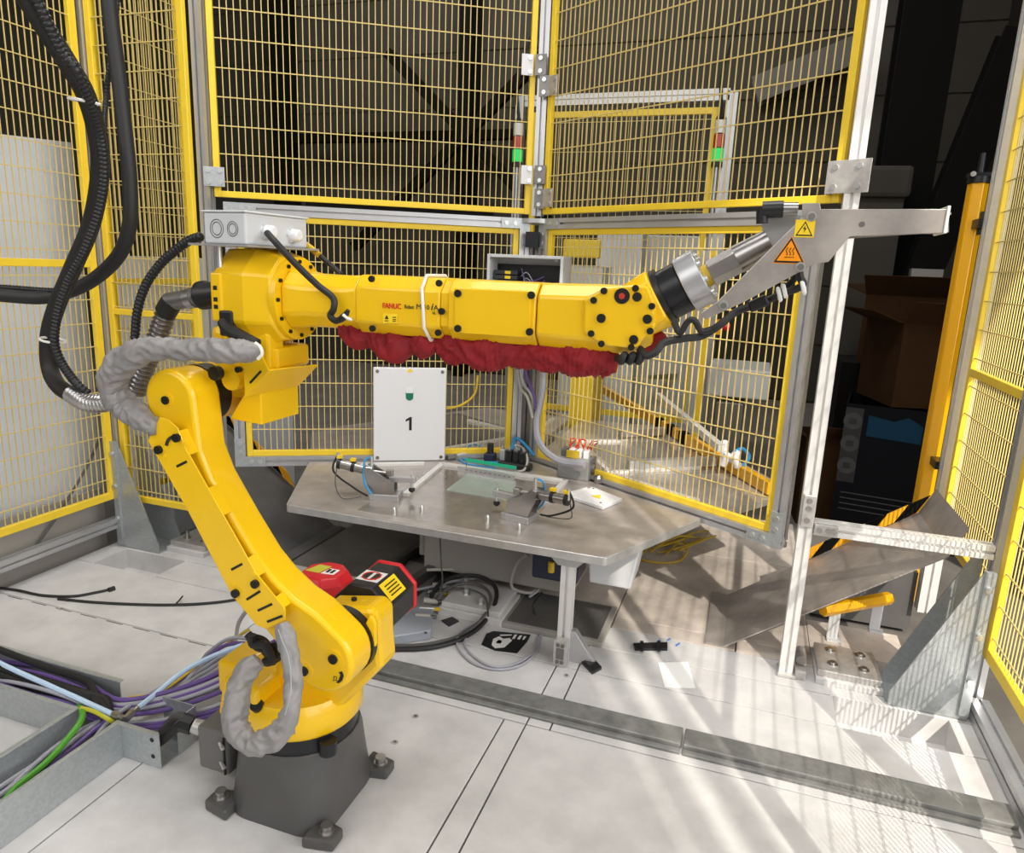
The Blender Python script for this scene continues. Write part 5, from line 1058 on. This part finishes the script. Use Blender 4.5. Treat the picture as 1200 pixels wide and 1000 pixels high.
MB().tube(spline([V((-1.33, 1.17, .03)), V((-1.27, 1.165, .05)), V((-1.215, 1.17, .10)), V((-1.185, 1.168, .125))], 8), .012, 10).build('cable', 'black_rubber', t)
MB().tube(spline([V((-1.31, 1.22, .03)), V((-1.25, 1.20, .10)), V((-1.20, 1.18, .135)), V((-1.18, 1.17, .13))], 8), .010, 10).build('cable', 'cable_dark', t)
# black cables on the floor at left
def floorcable(l, lab, r=.005):
    t = thing('floor_cable', lab, 'cable', pz(l[0][0], l[0][1], 0), 'black cables on the left floor'); MB().tube(spline([pz(a, b, r) for a, b in l], 8), r, 8).build('cable', 'black_rubber', t); return t
t = floorcable(((-10, 688), (20, 692), (50, 698), (85, 699), (110, 695), (129, 691)), 'black cable with a plug end on the left floor')
MB().cyl(pz(127, 692, .006), pz(134, 689.5, .006), .009, seg=10).build('plug', 'black_plastic', t)
t = floorcable(((68, 702), (110, 706), (160, 708.5), (205, 709), (245, 707), (280, 702), (300, 694)), 'long black cable on the left floor running behind the lower arm')
MB().tube([pz(205, 709, .006), pz(210, 704, .012), pz(214, 699, .016)], .003, 6).build('tie_tail', 'black_plastic', t)
# dashed weld marks along the seam left
for k in range(8):
    a = V((-2.42+k*.115, 1.636, .0004)); one(MB().box(a.x, a.x+.07, 1.634, 1.638, .0003, .0008), 'weld_bead', 'steel_dark', 'short dark weld mark along the floor seam at left', 'mark', 'weld marks on the left floor seam', 0)
# ------------------------------------------------------------------ behind the left fence
t = thing('pale_board', 'large pale grey board leaning behind the left mesh panel', 'board', (-2.66, 1.8, 0))
MB().prism([px(-60, 150, -2.66), px(83, 167, -2.66), px(122, 600, -2.66), px(-60, 660, -2.66)], (-.02, 0, 0)).build('sheet', 'board_pale', t, 0)
one(MB().box(-2.60, -2.585, .8, 2.2, -.11, .22), 'skirting_sheet', 'cabinet_beige', 'grey skirting sheet below the left mesh panel', 'sheet', None, 0)
cable([px(x, y, -2.56) for x, y in ((42, 640), (70, 600), (100, 550), (116, 515))], .006, 'cable_dark', 'dark cable slanting down the pale board', 'cable')
one(MB().box(-2.9, -2.55, 2.55, 3.5, -.12, 1.2), 'white_crate', 'board_pale', 'pale cabinet behind the narrow left mesh panel', 'cabinet', None, 0)
# ------------------------------------------------------------------ behind the right fence and beyond
a, b = pz(690, 445, .45), pz(908, 573, .45)
th = thing('table_guard_bar', 'yellow guard bar seen slanting through the lower right mesh panel', 'guard bar', a)
d = b-a; sn = d.cross(Zv).normalized()
MB().obox(a-Zv*.025, d, sn*.03, Zv*.05).build('bar', 'curtain_yellow', th, 0, bevel=.004)
for k in range(3): MB().obox(a-Zv*.0255+d*(.55+.06*k)+sn*-.0005, d*.03, sn*.031, Zv*.051).build('black_stripe', 'beam', th, 0)
a, b = pz(770, 466, .52), pz(845, 530, .52)
def strut(a, b, w, m, label, name='strut', cat='strut'):
    a, b = V(a), V(b); d = b-a; s_ = d.cross(Zv).normalized(); return one(MB().obox(a-s_*w/2, s_*w, d, Zv*w), name, m, label, cat, None, 0)
strut(a, b, .03, 'alu_bright', 'pale strut above the slanting yellow guard bar')
for (x0, y0, x1, y1, l) in ((725, 512, 778, 509, 'upper pale rail on the far station table'), (736, 549, 838, 545, 'lower pale rail on the far station table'), (760, 445, 800, 442, 'short pale rail high on the far station')):
    strut(pz(x0, y0, .43), pz(x1, y1, .43), .035, 'alu', l, 'fixture_rail', 'rail')
th = thing('far_fixture', 'cluster of white fittings with a blue hose at the end of the yellow guard bar', 'fitting', pz(860, 540, .45))
for k in range(7):
    random.seed(k); q = pz(850+random.uniform(-6, 16), 540+random.uniform(-12, 8), .47); MB().cyl(q, q+V((random.uniform(-.03, .03), random.uniform(-.02, .02), .05)), .016, seg=10).build('fitting', 'white_plastic', th)
MB().tube(spline([pz(x, y, .52) for x, y in ((860, 530), (870, 526), (878, 535), (872, 545))], 6), .007, 7).build('blue_hose', 'hose_cyan', th)
def bgbox(x0, y0, x1, y1, Y, dep, m, label, name, cat, zf=None, bev=.01):
    a, b = py(x0, y0, Y), py(x1, y1, Y); z0, z1 = sorted((a.z, b.z)); z0 = zf if zf is not None else z0
    return one(MB().box(min(a.x, b.x), max(a.x, b.x), Y, Y+dep, z0, z1), name, m, label, cat, None, 0, bev)
bgbox(700, 272, 742, 420, 5.3, .5, 'board_pale', 'pale cabinet far behind the wrist, left one', 'far_cabinet', 'cabinet', -.12)
bgbox(745, 275, 835, 400, 5.6, .5, 'grey_plastic', 'pale grey cabinet far behind the wrist, middle one', 'far_cabinet', 'cabinet', -.12)
bgbox(662, 310, 700, 420, 5.0, .4, 'grey_plastic', 'low white cabinet behind the open enclosure', 'far_cabinet', 'cabinet', -.12)
bgbox(660, 280, 702, 303, 4.94, .05, 'fence_yellow', 'yellow sign board on the far fence right of the open enclosure', 'yellow_board', 'board')
bgbox(668, 440, 690, 520, 3.7, .3, 'fence_yellow', 'yellow machine body behind the connector housing', 'far_machine', 'machine', -.1)
bgbox(830, 430, 900, 470, 4.4, .5, 'grey_plastic', 'grey machine head behind the lower right mesh', 'far_machine', 'machine')
bgbox(838, 470, 862, 560, 4.4, .3, 'steel_dark', 'dark machine column behind the lower right mesh', 'far_machine', 'machine', -.1)
t = thing('far_stand', 'grey post with yellow edge behind the lower right mesh', 'post', py(815, 400, 4.0))
a = py(818, 400, 4.0); MB().box(a.x-.03, a.x+.02, 4.0, 4.05, -.12, 1.35).build('post', 'alu', t, 0); MB().box(a.x+.022, a.x+.05, 4.0, 4.04, -.12, 1.35).build('yellow_edge', 'fence_yellow', t, 0)
a = py(842, 385, 4.0); MB().box(a.x-.02, a.x+.02, 3.95, 4.0, a.z-.03, a.z+.05).build('yellow_switch', 'curtain_yellow', t, 0); MB().cyl((a.x+.02, 3.975, a.z+.01), (a.x+.06, 3.975, a.z+.01), .018, seg=10).build('red_button', 'red_plastic', t)
for i, (x, Y, lab) in enumerate(((606, 4.9, 'stacked signal lamp glowing green left of the centre post'), (840, 4.95, 'stacked signal lamp glowing green right of the centre post'))):
    q = py(x, 192, Y); t = thing('signal_lamp', lab, 'signal lamp', q, 'signal lamps')
    r = .035; z = q.z
    MB().cyl((q.x, Y, -.12), (q.x, Y, z-.02), .014, seg=10).build('stem', 'alu', t)
    MB().cyl((q.x, Y, z-.02), (q.x, Y, z+.01), r, seg=18).build('base', 'black_plastic', t)
    for k, m_ in enumerate(('lamp_green', 'lens_red', 'lens_clear')): MB().cyl((q.x, Y, z+.012+k*.085), (q.x, Y, z+.09+k*.085), r, seg=20).build('lens', m_, t)
    MB().cyl((q.x, Y, z+.27), (q.x, Y, z+.29), r, r*.7, seg=18).build('cap', 'black_plastic', t)
    MB().tube(spline([V((q.x, Y, z+.29)), V((q.x-.02, Y, z+.55)), V((q.x+.05, Y+.1, z+.9))], 6), .012, 6).build('cable', 'black_rubber', t)
# pale bundles behind the lower left mesh
one(MB().box(-1.9, -1.2, 3.4, 3.9, -.1, .35), 'dark_machine_bed', 'steel_dark', 'dark machine bed behind the lower left mesh panel', 'machine', None, 0)
# beam rising above upper right panel
a, b = py(885, 108, 8.26), py(1010, 58, 8.26); o = beam(a, b, .26, .2, 'grey slanted duct high behind the upper right mesh', 'slanted_duct'); o.data.materials.clear(); o.data.materials.append(MATS['duct_grey'])
